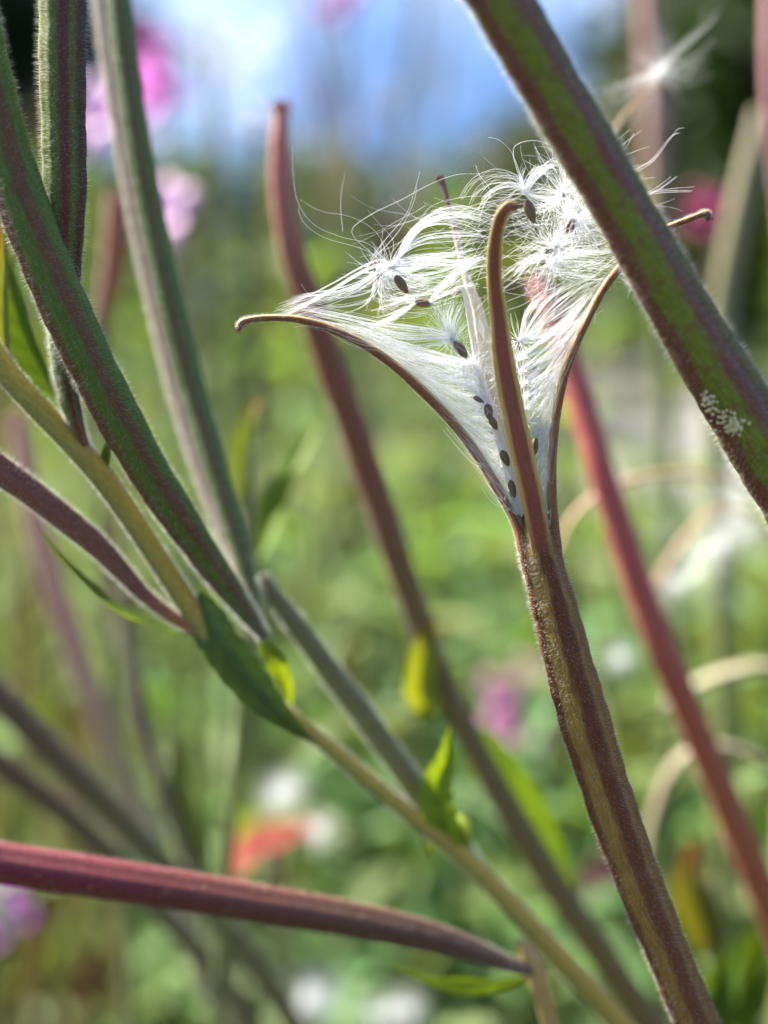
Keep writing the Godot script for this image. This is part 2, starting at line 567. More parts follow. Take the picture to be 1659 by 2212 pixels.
func main_pod() -> void:
	var base := P(1640, 2560, 108)
	var t := thing("open_seed_pod", "ripe brown willowherb pod in focus, split into four curled valves full of silk", "seed pod", base)
	var dark := L(0.15, 0.028, 0.010)
	var rim := L(0.46, 0.28, 0.06)
	var inner := L(0.62, 0.55, 0.40)
	var body_col := func(th: float, s: float) -> Color:
		var c := cos(4.0 * (th + 0.2 + 0.16 * nz.get_noise_2d(s * 11.0, sin(th) * 1.5))) + 0.2 * nz.get_noise_2d(s * 40.0, sin(th) * 4.0)
		var k := smoothstep(-0.45, 0.5, c)
		var x := wrapf(th, -PI, PI)
		var cc := (rim * 0.68).lerp(L(0.125, 0.036, 0.015), k)
		cc = cc.lerp(L(0.19, 0.085, 0.034), 0.75 * smoothstep(-0.75, -1.05, x) * smoothstep(-2.2, -1.6, x) + 0.35 * smoothstep(-0.35, -0.6, x) * smoothstep(-1.1, -0.8, x))
		var fl := sin(s * 61.0 + x * 2.0) * sin(s * 23.0 + x)
		return cc.lerp(L(0.19, 0.085, 0.034), 0.35 * smoothstep(0.3, 0.9, s) + 0.25 * smoothstep(0.3, 0.9, fl))
	var body := sweep([[1150, 1085, 100, 30], [1156, 1130, 100, 66], [1164, 1185, 100, 84], [1178, 1240, 100.3, 88], [1197, 1310, 100.6, 92], [1220, 1400, 101, 98], [1247, 1500, 101.6, 103], [1276, 1600, 102.2, 103], [1308, 1700, 102.8, 101], [1342, 1800, 103.5, 98], [1379, 1900, 104.2, 95], [1419, 2000, 105, 92], [1462, 2105, 105.8, 90], [1506, 2212, 106.5, 88], [1570, 2370, 107.4, 80], [1640, 2560, 108, 55]],
		{"sides": 48, "sub": 10, "prof": pod_lobes, "col": body_col, "org": base, "wob": 0.035})
	part(t, "pod_body", body.mesh, M.pod)
	part(t, "body_fuzz", fuzz(body, 11510, 0.00042, 0.0000059, 0.15, 0.06), M.hair, "", "stuff")
	var vc := func(th: float, s: float) -> Color: return valve_col(th, s, L(0.24, 0.055, 0.018), rim * 1.35, inner, 0.5).lerp(dark * 1.1, 0.8 * (1.0 - smoothstep(0.02, 0.22, s)))
	var vl := func(th: float, s: float) -> Color: return valve_col(th, s, L(0.24, 0.08, 0.026), rim, inner, 1.75)
	var fwd := look.z
	# front valve: its broad outer face is turned to the lens
	var fv := sweep([[1185, 1262, 99.2, 40], [1169.5, 1178.6, 98.6, 46], [1149.6, 1076.6, 98.1, 50], [1124, 963, 97.8, 52], [1100.6, 849, 97.6, 50], [1084.7, 757.7, 97.3, 45], [1077.6, 686.7, 97, 39], [1069, 615.6, 96.4, 34], [1067.7, 558.8, 95.8, 32], [1072, 510, 95.2, 29], [1083, 468, 94.5, 28], [1099, 448, 94.1, 27], [1115, 446, 94.2, 22]],
		{"sides": 24, "sub": 10, "flat": 0.36, "nref": fwd, "col": vc, "org": base, "wob": 0.03})
	part(t, "valve", fv.mesh, M.dry, "dark red front valve with straw-coloured edges")
	part(t, "valve_fuzz", fuzz(fv, 4830, 0.00016, 0.0000044, 0.15), M.hair, "", "stuff")
	# left valve
	var lv := sweep([[1143, 1262, 100, 20], [1128, 1185, 100, 38], [1114, 1128, 100, 40], [1077, 1059, 100, 42], [1034.6, 988, 100, 42], [978, 912, 100, 42], [921, 852, 100, 42], [864, 799, 100, 40], [799, 751, 100, 38], [743, 722, 100, 34], [686, 700, 100, 31], [629, 688, 100, 28], [572, 687, 100, 26], [534, 692, 100, 24], [519, 700, 100, 26], [518, 711, 100, 16]],
		{"sides": 24, "sub": 8, "flat": 0.52, "sref": fwd, "flip": 1.0, "col": vl, "org": base, "wob": 0.04})
	part(t, "valve", lv.mesh, M.dry, "brown left valve arching out to a ragged tip")
	part(t, "valve_fuzz", fuzz(lv, 5635, 0.00024, 0.0000044, 0.15), M.hair, "", "stuff")
	# right valve, its tip behind the leaning pod
	var rvv := sweep([[1213, 1262, 100, 20], [1204, 1185, 100, 38], [1197, 1133, 100, 40], [1191, 1062, 100, 42], [1192, 977, 100, 42], [1199, 906, 100, 42], [1213.7, 826, 100, 42], [1233.6, 764, 100, 40], [1259, 708, 100, 38], [1284, 658, 100, 36], [1312, 612, 100, 34], [1342, 575, 100.2, 32], [1385, 530, 100.5, 28], [1432, 497, 100.8, 26], [1482, 476, 101, 24], [1514, 464, 101, 24], [1528, 461, 101, 24], [1531, 472, 101, 14]],
		{"sides": 24, "sub": 8, "flat": 0.52, "sref": fwd, "flip": -1.0, "col": vl, "org": base, "wob": 0.04})
	part(t, "valve", rvv.mesh, M.dry, "brown right valve running up behind the leaning green pod")
	part(t, "valve_fuzz", fuzz(rvv, 5635, 0.00024, 0.0000044, 0.15), M.hair, "", "stuff")
	# back valve
	var bk := func(th: float, s: float) -> Color: return valve_col(th, s, L(0.34, 0.24, 0.14), L(0.42, 0.32, 0.19), inner).lerp(L(0.17, 0.08, 0.06), smoothstep(0.55, 0.8, s))
	var bv := sweep([[1172, 1200, 101.5, 40], [1130, 1060, 102, 44], [1085, 900, 102.5, 42], [1052, 770, 103, 36], [1031, 665, 103.6, 26], [1008, 601, 104.2, 18], [985, 505, 105.2, 14], [971, 451, 105.8, 12], [958, 402, 106.3, 12], [949, 384, 106.6, 20]],
		{"sides": 18, "sub": 8, "flat": 0.4, "nref": -fwd, "col": bk, "org": base, "wob": 0.06})
	part(t, "valve", bv.mesh, M.dry, "thin tan back valve, slightly out of focus")
	# ragged tips
	var rm := mat(0.8)
	rm.vertex_color_use_as_albedo = false
	rm.albedo_color = L(0.20, 0.11, 0.05).linear_to_srgb()
	for tip in [[517, 706, 100.0, -9, 12], [1531, 468, 101.0, 9, 8], [950, 385, 106.6, -6, -8], [1113, 447, 94.2, 8, 6]]:
		var st := SurfaceTool.new()
		st.begin(Mesh.PRIMITIVE_TRIANGLES)
		var sp := SphereMesh.new()
		sp.radius = 0.5
		sp.height = 1.0
		sp.radial_segments = 8
		sp.rings = 5
		for k in 16:
			var a := P(tip[0] + r(-7, 5) + tip[3] * 0.2, tip[1] + r(-8, 9), tip[2] + r(-0.35, 0.35)) - base
			st.append_from(sp, 0, Transform3D(Basis.from_euler(rv(3)).scaled(Vector3(r(0.5, 1), r(0.5, 1), r(1, 2.2)) * 0.00022), a))
		part(t, "ragged_tip", st.commit(), rm)
	# the pale column in the middle
	var colm := sweep([[978, 640, 100.6, 6], [985, 627, 100.4, 9], [997, 623, 100.2, 11], [1006, 640, 100.1, 12], [1014, 685, 100, 13], [1026, 752, 100, 14], [1042, 825, 100, 16], [1066, 905, 100, 20], [1094, 1000, 100, 24], [1122, 1090, 100, 28], [1150, 1160, 100, 30]],
		{"sides": 12, "sub": 6, "flat": 0.6, "color": L(0.75, 0.70, 0.58), "org": base})
	part(t, "seed_column", colm.mesh, M.cream, "pale curled column that carried the seeds")
	var fl := leaf_mesh([P(1036, 690, 99.2), P(1040, 712, 99.1), P(1046, 735, 99.3)], 6.5 * 0.1 / FPX, look.x, L(0.85, 0.85, 0.78), L(0.85, 0.85, 0.78), Color(0, 0, 0, 0), 0.3, base, 4, 4)
	part(t, "septum_flake", fl, M.cream)
	# granules on the outer faces
	specks(t, body, 26, 0.00009)
	specks(t, fv, 14, 0.00005)
	silk_and_seeds()

func specks(t: Node3D, g: Dictionary, n: int, size: float) -> void:
	var st := SurfaceTool.new()
	st.begin(Mesh.PRIMITIVE_TRIANGLES)
	var sp := SphereMesh.new()
	sp.radius = 0.5
	sp.height = 0.9
	sp.radial_segments = 8
	sp.rings = 4
	var gv: PackedVector3Array = g.v
	for k in n:
		var q := rng.randi_range(0, int(g.rows * g.row * 0.75))
		st.append_from(sp, 0, Transform3D(Basis.from_euler(rv(3.0)).scaled(Vector3(r(0.6, 1.2), r(0.5, 1.0), r(0.6, 1.3)) * size * r(0.5, 1.4)), gv[q]))
	var m := mat(0.6)
	m.vertex_color_use_as_albedo = false
	m.albedo_color = L(0.5, 0.4, 0.2).linear_to_srgb()
	part(t, "granules", st.commit(), m, "", "stuff")

func a_seed(u: float, v: float, d: float, ang: float, len_px: float, wid_px: float, label: String, group := "") -> Node3D:
	var t := thing("willowherb_seed", label, "seed", P(u, v, d), group)
	var k := d * 0.001 / FPX
	var s := part(t, "seed_coat", seed_mesh(len_px * k, wid_px * k), M.seed)
	s.basis = look * Basis(Vector3.BACK, deg_to_rad(ang)) * Basis(Vector3.UP, r(-0.6, 0.6))
	return t

func tuft(t: Node3D, S: Strands) -> void:
	part(t, "silk_tuft", mesh_of(S.v, S.n, S.idx), M.silk, "", "stuff")

func silk_and_seeds() -> void:
	var S: Strands
	var t: Node3D
	# --- seed 1: hanging beside the tip of the front valve
	t = a_seed(1145, 457, 98.5, 20, 52, 24, "dark seed hanging from white silk just right of the front valve's tip")
	S = Strands.new()
	var o := t.position
	for e in [[[1136, 418, 98.6], [1128, 405, 98.7], [1095, 402, 99], [1060, 425, 99.3], [1040, 470, 99.6]], [[1136, 418, 98.6], [1125, 395, 98.7], [1080, 390, 99], [1045, 415, 99.3], [1022, 465, 99.6]], [[1136, 418, 98.6], [1145, 395, 98.7], [1165, 370, 99], [1195, 358, 99.4], [1230, 372, 99.6]],
		[[1136, 418, 98.6], [1150, 390, 98.7], [1175, 362, 99], [1200, 352, 99.4], [1222, 360, 99.6]], [[1136, 418, 98.6], [1132, 395, 98.7], [1140, 375, 99], [1155, 350, 99.4]], [[1136, 420, 98.6], [1165, 424, 98.7], [1200, 428, 99], [1240, 424, 99.4]], [[1137, 420, 98.6], [1170, 436, 98.7], [1183, 452, 99], [1178, 470, 99.4]]]:
		sheaf(S, o, e, 20, 4, 26, 1.2)
	for e in [[[1136, 418, 98.6], [1070, 415, 98.9], [1052, 392, 99.2], [1038, 372, 99.4], [1032, 345, 99.5]], [[1136, 418, 98.6], [1175, 400, 98.8], [1180, 370, 99.2], [1172, 348, 99.4]], [[1136, 418, 98.6], [1108, 330, 99.5], [1078, 301, 100], [1045, 297, 100.5]], [[1136, 418, 98.6], [1110, 320, 99.5], [1150, 300, 100], [1205, 312, 100.5]]]:
		sheaf(S, o, e, 1, 2, 8, 0.4, 0.02, 0.95)
	tuft(t, S)
	# --- seed 2 and 3: in the cloud of silk beside the leaning pod
	t = a_seed(1231, 492, 99.5, -22, 36, 22, "small brown seed in silk close to the leaning green pod")
	o = t.position
	S = Strands.new()
	for e in [[[1237, 474, 99.5], [1242, 450, 99.5], [1270, 430, 99.6]], [[1237, 474, 99.5], [1250, 455, 99.5], [1275, 450, 99.8], [1310, 440, 100]], [[1237, 474, 99.5], [1225, 440, 99.6], [1232, 410, 100]], [[1237, 474, 99.5], [1262, 482, 99.5], [1310, 478, 100]], [[1237, 474, 99.5], [1262, 500, 99.5], [1300, 486, 100]], [[1237, 474, 99.5], [1205, 455, 99.8], [1195, 430, 100]]]:
		sheaf(S, o, e, 26, 3, 30, 1.6)
	burst(S, P(1237, 474, 99.6) - o, look.x, 37, 0.0035, 0.8, 1.7)
	tuft(t, S)
	t = a_seed(1184, 540, 99.2, -60, 24, 18, "tan seed end-on in the middle of a radiating silk tuft")
	o = t.position
	S = Strands.new()
	burst(S, P(1200, 533, 99.0) - o, look.x + look.y * 0.3, 120, 0.0042, 0.95, 1.7)
	for e in [[[1200, 533, 99], [1185, 500, 99.2], [1192, 460, 99.5]], [[1200, 533, 99], [1230, 520, 99.2], [1300, 512, 99.6], [1330, 530, 99.8]], [[1200, 533, 99], [1240, 545, 99.2], [1310, 548, 99.6]], [[1200, 533, 99], [1170, 510, 99.4], [1160, 470, 99.8]], [[1200, 535, 99], [1180, 575, 99], [1165, 610, 99.4]], [[1200, 535, 99], [1196, 590, 99], [1180, 630, 99.4]]]:
		sheaf(S, o, e, 18, 3, 28, 1.4)
	tuft(t, S)
	t = a_seed(1172, 566, 99.8, 80, 22, 12, "pale seed lying under a long sheaf of silk beside the front valve")
	o = t.position
	S = Strands.new()
	for e in [[[1190, 567, 99.8], [1240, 566, 99.9], [1310, 570, 100], [1345, 560, 100.3]], [[1190, 567, 99.8], [1150, 560, 99.9], [1115, 585, 100], [1095, 610, 100.2]], [[1185, 567, 99.8], [1190, 540, 100.4], [1150, 535, 100.6], [1105, 570, 100.8]], [[1185, 575, 99.8], [1230, 590, 99.9], [1290, 592, 100], [1320, 585, 100.3]], [[1190, 567, 99.8], [1240, 545, 100], [1310, 540, 100.2], [1360, 500, 100.5]]]:
		sheaf(S, o, e, 34, 4, 30, 1.5)
	tuft(t, S)
	# --- the cloud behind: a seed hidden by its own silk
	t = a_seed(1215, 430, 101.5, 10, 30, 16, "seed half hidden in the soft silk behind the other tufts")
	o = t.position
	S = Strands.new()
	burst(S, P(1215, 415, 101.6) - o, look.y, 120, 0.0055, 0.9, 1.7)
	burst(S, P(1255, 470, 101.4) - o, look.x, 90, 0.0050, 0.9, 1.7)
	burst(S, P(1280, 380, 101.4) - o, look.x + look.y, 90, 0.0050, 0.9, 1.7)
	for e in [[[1300, 400, 101.4], [1400, 360, 101.5], [1450, 300, 101.7], [1475, 290, 102]], [[1300, 430, 101], [1400, 420, 101], [1480, 368, 101]], [[1300, 440, 101], [1420, 413, 101], [1516, 411, 101]]]:
		sheaf(S, o, e, 3, 6, 14, 0.8, 0.015, 0.95)
	for k in 190:
		var c := Vector2(r(900, 1330), r(430, 625))
		if k % 3 == 0: c = Vector2(r(1100, 1330), r(380, 600))
		var dir := Vector2.from_angle(r(-0.7, 0.45) + (PI if rng.randf() < 0.5 else 0.0))
		var pts := []
		var dd := r(99.6, 102.6)
		var turn := rng.randfn() * 0.10
		for i in 9:
			pts.append(P(c.x, c.y, dd) - o)
			c += dir * r(14, 26)
			dd += rng.randfn() * 0.12
			dir = dir.rotated(turn + rng.randfn() * 0.09)
		S.add(smooth(pts, 3), 0.000009, 0.000005)
	tuft(t, S)
	# --- seed 4: under the knot of silk left of the front valve
	t = a_seed(867, 614, 99.2, 36, 46, 21, "dark oval seed below the bright knot of silk left of the front valve")
	o = t.position
	S = Strands.new()
	var knot := [845, 577, 99.2]
	# the bundle that arches right, to behind the front valve
	sheaf(S, o, [knot, [862, 548, 99.2], [880, 510, 99.4], [912, 482, 99.6], [955, 470, 99.8], [1000, 474, 100], [1050, 490, 100.2]], 46, 4, 26, 1.4, 0.014, 0.8, 0.06)
	sheaf(S, o, [knot, [865, 552, 99.2], [900, 525, 99.4], [950, 515, 99.7], [1010, 515, 100], [1060, 520, 100.2]], 26, 4, 34, 1.4, 0.013, 0.8, 0.06)
	sheaf(S, o, [knot, [880, 562, 99.2], [930, 556, 99.5], [990, 556, 99.8], [1050, 540, 100]], 44, 5, 28, 1.4, 0.014, 0.8, 0.06)
	sheaf(S, o, [knot, [890, 592, 99.2], [950, 585, 99.5], [1010, 560, 99.8], [1060, 545, 100]], 26, 4, 22, 1.4, 0.013, 0.8, 0.06)
	# the sheaf that runs left to the tip of the left valve
	sheaf(S, o, [knot, [815, 572, 99.3], [770, 592, 99.5], [720, 622, 99.7], [660, 655, 99.9], [590, 688, 100]], 20, 5, 12, 1.2, 0.015, 0.9, 0.05)
	sheaf(S, o, [knot, [820, 590, 99.3], [780, 618, 99.5], [720, 640, 99.7], [660, 652, 99.9], [585, 684, 100]], 24, 5, 26, 1.2, 0.015, 0.85, 0.05)
	sheaf(S, o, [knot, [822, 600, 99.3], [800, 640, 99.5], [740, 658, 99.7], [690, 660, 99.9], [610, 684, 100]], 14, 5, 26, 1.2, 0.015, 0.8, 0.05)
	# single flying hairs
	for e in [[knot, [800, 545, 99.3], [760, 500, 99.5], [800, 465, 99.7], [870, 430, 100], [925, 400, 100.2], [985, 379, 100.4], [1045, 377, 100.6]], [[800, 560, 99.4], [830, 520, 99.5], [880, 460, 99.7], [897, 410, 100], [910, 362, 100.3]], [[800, 565, 99.4], [860, 500, 99.6], [893, 440, 100], [902, 395, 100.3]], [knot, [800, 525, 99.8], [740, 508, 100.4], [680, 480, 101.5], [645, 430, 103], [636, 360, 104.5], [634, 300, 106]],
		[knot, [790, 540, 99.8], [700, 512, 100.6], [655, 480, 102], [640, 440, 103.5]], [knot, [815, 505, 100], [760, 470, 101], [690, 455, 102.5], [640, 425, 104]], [[838, 575, 99.4], [850, 520, 99.7], [820, 480, 100.4], [790, 445, 101]], [[760, 640, 99.4], [690, 660, 99.2], [640, 605, 99.2]], [[742, 500, 102], [738, 430, 103], [750, 360, 104]]]:
		sheaf(S, o, e, 1, 3, 4, 0.3, 0.015, 0.98, 0.1, 6)
	burst(S, P(842, 575, 99.2) - o, look.y, 60, 0.0028, 0.95, 1.0)
	tuft(t, S)
	t = a_seed(816, 604, 99.9, -8, 44, 18, "brown seed half covered by silk, left of the bright knot")
	o = t.position
	S = Strands.new()
	sheaf(S, o, [[818, 582, 99.9], [850, 600, 100], [920, 620, 100.4], [1000, 615, 101]], 40, 4, 40, 2.0)
	sheaf(S, o, [[818, 582, 99.9], [830, 640, 100.2], [900, 640, 100.6], [980, 600, 101]], 40, 4, 40, 2.0)
	burst(S, P(822, 590, 100) - o, Vector3.DOWN, 60, 0.0036, 0.8, 0.8)
	tuft(t, S)
	t = a_seed(803, 572, 99.6, -60, 22, 12, "small dark seed tip poking out at the knot's upper left")
	S = Strands.new()
	sheaf(S, t.position, [[812, 575, 99.6], [850, 590, 99.8], [930, 570, 100.4], [1020, 580, 101]], 30, 4, 36, 1.8)
	tuft(t, S)
	t = a_seed(915, 655, 100.5, 84, 40, 17, "chestnut seed lying level in silk, left of the pale column")
	o = t.position
	S = Strands.new()
	sheaf(S, o, [[898, 655, 100.5], [870, 670, 100.4], [830, 690, 100.4], [790, 690, 100.3]], 40, 4, 26, 1.2)
	sheaf(S, o, [[898, 655, 100.5], [880, 640, 100.6], [840, 650, 100.8], [780, 660, 101]], 30, 4, 34, 1.6)
	sheaf(S, o, [[930, 650, 100.5], [970, 620, 100.8], [1020, 590, 101], [1060, 585, 101]], 50, 4, 40, 1.8)
	tuft(t, S)
	# --- seed 7: the big one left of the front valve
	t = a_seed(995, 755, 99, 38, 46, 22, "largest brown seed in the silk, left of the front valve at mid height")
	o = t.position
	S = Strands.new()
	for e in [[[980, 735, 99], [962, 705, 99], [958, 670, 99.2], [975, 640, 99.5]], [[980, 735, 99], [965, 700, 99], [948, 672, 99.2], [940, 640, 99.5]], [[980, 735, 99], [975, 700, 99.2], [985, 665, 99.5], [1000, 640, 99.8]], [[980, 735, 99], [990, 705, 99], [1005, 690, 99.3]]]:
		sheaf(S, o, e, 32, 4, 24, 1.0)
	# sheaf running left to the left valve
	sheaf(S, o, [[978, 735, 99], [945, 722, 99.2], [890, 715, 99.4], [820, 708, 99.6], [740, 693, 99.8], [660, 680, 100], [600, 682, 100]], 34, 4, 18, 1.0, 0.015, 0.8, 0.05)
	sheaf(S, o, [[978, 735, 99], [940, 735, 99.2], [890, 738, 99.4], [820, 725, 99.6], [760, 705, 99.8], [690, 690, 100], [640, 684, 100]], 26, 4, 26, 1.0, 0.015, 0.8, 0.05)
	sheaf(S, o, [[978, 738, 99], [930, 745, 99.2], [880, 750, 99.3], [820, 752, 99.4], [770, 742, 99.5], [705, 705, 99.6]], 7, 3, 14, 0.8, 0.015, 0.9, 0.05)
	burst(S, P(975, 735, 99) - o, -look.x + look.y * 0.6, 90, 0.0034, 0.8, 0.8)
	burst(S, P(1000, 790, 99.3) - o, look.x * 0.4 + look.y, 70, 0.0034, 0.85, 0.8)
	tuft(t, S)
	# --- tufts right of the front valve
	t = a_seed(1118, 742, 100.2, 20, 30, 14, "seed tucked behind the front valve with silk spreading right")
	o = t.position
	S = Strands.new()
	for e in [[[1130, 735, 100], [1165, 720, 99.8], [1230, 700, 99.8], [1290, 650, 100]], [[1125, 735, 100], [1150, 690, 99.8], [1190, 640, 99.8], [1260, 600, 100], [1320, 575, 100.3]], [[1128, 735, 100], [1170, 700, 99.8], [1230, 655, 99.8], [1300, 600, 100]], [[1130, 738, 100], [1190, 725, 99.8], [1245, 690, 99.8]], [[1122, 735, 100], [1135, 680, 99.7], [1150, 655, 99.6], [1200, 630, 99.6]]]:
		sheaf(S, o, e, 22, 4, 24, 1.4, 0.014, 0.8, 0.06)
	burst(S, P(1120, 735, 100) - o, look.x + look.y, 70, 0.003, 0.9, 0.8)
	sheaf(S, o, [[1135, 620, 99.4], [1160, 660, 99.2], [1172, 705, 99.2], [1150, 735, 99.3]], 2, 3, 16, 0.5, 0.016, 0.95)
	tuft(t, S)
	# --- rows of seeds along the column, silk pressed against the valves
	var lc := [[1118, 1135], [1097, 1095], [1065, 1040], [1025, 975], [978, 908], [921, 848], [864, 793], [799, 745], [743, 717], [686, 695], [629, 684]]
	var rc := [[1192, 1135], [1187, 1065], [1187, 977], [1192, 906], [1206, 826], [1226, 764], [1252, 706], [1277, 655], [1305, 610], [1338, 573], [1385, 527]]
	var curve := func(c: Array, k: float) -> Vector2:
		k = clampf(k, 0.0, c.size() - 1.001)
		var i := int(k)
		return Vector2(c[i][0], c[i][1]).lerp(Vector2(c[i + 1][0], c[i + 1][1]), k - i)
	var seen := {0: [1034, 863, 62, 26, 12, "dark seed lying slantwise at the top of the left row"], 1: [1055, 890, 8, 36, 19, "brown seed beside the front valve, second of the left row"], 2: [1066, 914, 26, 32, 16, "seed veiled by silk, third of the left row"], 4: [1091, 990, 24, 38, 18, "dark seed beside the front valve, fourth of the left row"], 6: [1107, 1056, 14, 40, 17, "dark seed low in the left row where the valves close"], 8: [1125, 1127, 24, 34, 10, "lowest seed, wedged in the narrow left cleft"]}
	for k in 15:
		var q := Vector2(1128, 1130).lerp(Vector2(1028, 800), k / 14.0)
		var n := 14 - k
		var sd: Array = seen.get(n * 8 / 14 if n % 2 == 0 else -1, [])
		# left row, k = 0 lowest
		var lab := "seed in the left row, buried in silk between column and valve"
		var grp := "seeds buried along the left row"
		var a := [q.x, q.y, r(99.6, 101.2), r(5, 30), 34.0, 14.0]
		t = a_seed(a[0], a[1], a[2] + 0.6, a[3], a[4], a[5], lab, grp)
		o = t.position
		S = Strands.new()
		for h in 3:
			var kk := 1.2 + k * 0.50 + h * 0.9
			var e1: Vector2 = curve.call(lc, kk)
			var e0: Vector2 = curve.call(lc, kk - 1.5)
			var dz := r(-0.6, 0.6)
			sheaf(S, o, [[q.x - 3, q.y - 14, 100], [lerpf(q.x, e0.x, 0.45) , lerpf(q.y - 14, e0.y, 0.42), 100 + dz], [lerpf(q.x, e0.x, 0.8) + 4, lerpf(q.y - 20, e0.y, 0.8), 100 + dz], [e1.x + 7, e1.y - 4, 100 + dz]], 18, 5, 18, 1.5, 0.012, 0.75, 0.05)
		if k > 8:
			burst(S, P(q.x - 6, q.y - 14, 99.6) - o, -look.x * 0.8 + look.y, 50, 0.0026, 0.6, 0.7, 0.013)
		tuft(t, S)
	for n in seen:
		var sd: Array = seen[n]
		t = a_seed(sd[0], sd[1], 99.0 - n * 0.01, sd[2], sd[3], sd[4], sd[5])
		o = t.position
		S = Strands.new()
		sheaf(S, o, [[sd[0] - 5, sd[1] - 15, 99.1], [sd[0] - 26, sd[1] - 45, 99.3], [sd[0] - 60, sd[1] - 85, 99.6]], 22, 4, 22, 1.0, 0.014, 0.6, 0.05)
		tuft(t, S)
	for k in 13:
		var q := Vector2(1172, 1120).lerp(Vector2(1118, 790), k / 12.0)
		var lab := "seed in the right row, buried in silk between column and valve"
		var grp := "seeds buried along the right row"
		if k == 6:
			t = a_seed(1155, 966, 99.0, -6, 42, 15, "dark striped seed showing just right of the front valve")
		else:
			t = a_seed(q.x - 8, q.y, 100.6, r(-10, 14), 34, 14, lab, grp)
		o = t.position
		S = Strands.new()
		for h in 3:
			var kk := 1.1 + k * 0.52 + h * 0.8
			var e1: Vector2 = curve.call(rc, kk)
			var e0: Vector2 = curve.call(rc, kk - 1.4)
			var dz := r(-0.6, 0.6)
			sheaf(S, o, [[q.x + 2, q.y - 14, 100], [lerpf(q.x, e0.x, 0.45), lerpf(q.y - 14, e0.y, 0.42), 100 + dz], [lerpf(q.x, e0.x, 0.8) - 4, lerpf(q.y - 20, e0.y, 0.8), 100 + dz], [e1.x - 6, e1.y - 3, 100 + dz]], 16, 4, 16, 1.4, 0.012, 0.75, 0.05)
		if k > 6:
			burst(S, P(q.x, q.y - 14, 99.6) - o, look.x * 0.9 + look.y, 40, 0.0024, 0.6, 0.7, 0.013)
		tuft(t, S)

# ------------------------------------------------------------------ the big pod leaning across the right
func leaning_pod() -> void:
	var base := P(1990, 1620, 101)
	var t := thing("leaning_seed_pod", "thick green and maroon hairy pod leaning across the upper right", "seed pod", base)
	var green := L(0.16, 0.19, 0.022)
	var red := L(0.165, 0.06, 0.034)
	var brown := L(0.10, 0.042, 0.018)
	var col := func(th: float, s: float) -> Color:
		var a := wrapf(-th, -PI, PI)
		a += 0.30 * nz.get_noise_2d(s * 7.0, sin(a) * 1.2)
		var k := 0.5 + 0.5 * cos(4.0 * (a + 0.30)) + 0.2 * nz.get_noise_2d(s * 30.0, a * 2.2 + 5.0)
		var c := red.lerp(green, smoothstep(0.2, 0.75, k))
		c = c.lerp(brown, smoothstep(0.25, 0.9, a) * (0.85 - 0.3 * smoothstep(0.3, 0.75, k)))
		var bl := sin(s * 190.0 + a * 3.0) * sin(s * 77.0 + a * 5.0)
		return c.lerp(red, 0.55 * smoothstep(0.45, 0.9, bl))
	var g := sweep([[960, -170, 86, 112], [1020, -85, 87, 119], [1080, 0, 88, 125], [1145, 110, 89, 125], [1200, 205, 90, 124], [1262, 310, 91, 122], [1318, 405, 92, 121], [1378, 510, 93, 121], [1432, 605, 94, 122], [1490, 705, 95, 127], [1550, 805, 96, 134], [1612, 905, 97, 140], [1672, 1005, 98, 142], [1740, 1120, 98.7, 140], [1830, 1290, 99.6, 130], [1910, 1450, 100.4, 110], [1990, 1620, 101, 70]],
		{"sides": 48, "sub": 10, "prof": pod_lobes, "col": col, "org": base, "wob": 0.03, "twist": 0.25})
	part(t, "pod_body", g.mesh, M.pod)
	part(t, "pod_fuzz", fuzz(g, 21895, 0.00059, 0.0000046, 0.15), M.hair, "", "stuff")
	# pale scabs
	var st := SurfaceTool.new()
	st.begin(Mesh.PRIMITIVE_TRIANGLES)
	var sp := SphereMesh.new()
	sp.radius = 0.5
	sp.height = 1.0
	sp.radial_segments = 8
	sp.rings = 4
	var gv: PackedVector3Array = g.v
	var gn: PackedVector3Array = g.n
	var spots := []
	for k in 60: spots.append(Vector2(1533 + rng.randfn() * 6, 868 + rng.randfn() * 11))
	for k in 110: spots.append(Vector2(1583 + rng.randfn() * 13, 918 + rng.randfn() * 7 + rng.randfn() * 3))
	for k in 26: spots.append(Vector2(1556 + rng.randfn() * 13, 895 + rng.randfn() * 10))
	for sxy in spots:
		var best := -1
		var bd := 1e9
		for q in range(0, gv.size() - 2):
			if gn[q].dot(look.z) < 0.1: continue
			var w := look.inverse() * (gv[q] + base - EYE)
			var uu := 829.5 - w.x / w.z * FPX
			var vv := 1106.0 + w.y / w.z * FPX
			var dd := Vector2(uu, vv).distance_squared_to(sxy)
			if dd < bd:
				bd = dd
				best = q
		var off := look * Vector3(rng.randfn(), rng.randfn(), 0) * 0.00008
		st.append_from(sp, 0, Transform3D(Basis.from_euler(rv(3)).scaled(Vector3(1, 1, 1) * r(0.00014, 0.00030)), gv[best] + gn[best] * 0.00004 + off))
	var sc := mat(0.85)
	sc.vertex_color_use_as_albedo = false
	sc.albedo_color = L(0.60, 0.55, 0.33).linear_to_srgb()
	part(t, "scab", st.commit(), sc, "pale crumbly scab on the green flank")
	var stem := sweep([[Vector3(0, 0, 0), 2.2], [Vector3(0.004, -0.012, -0.003), 1.9], [Vector3(0.008, -0.04, -0.006), 3.5], [Vector3(0.012, -0.3, -0.01), 4.5], [Vector3(0.01, -0.3 - base.y + 0.28, -0.01), 5.5]], {"sides": 12, "color": L(0.13, 0.06, 0.04)})
	part(t, "stem", stem.mesh, M.pod)

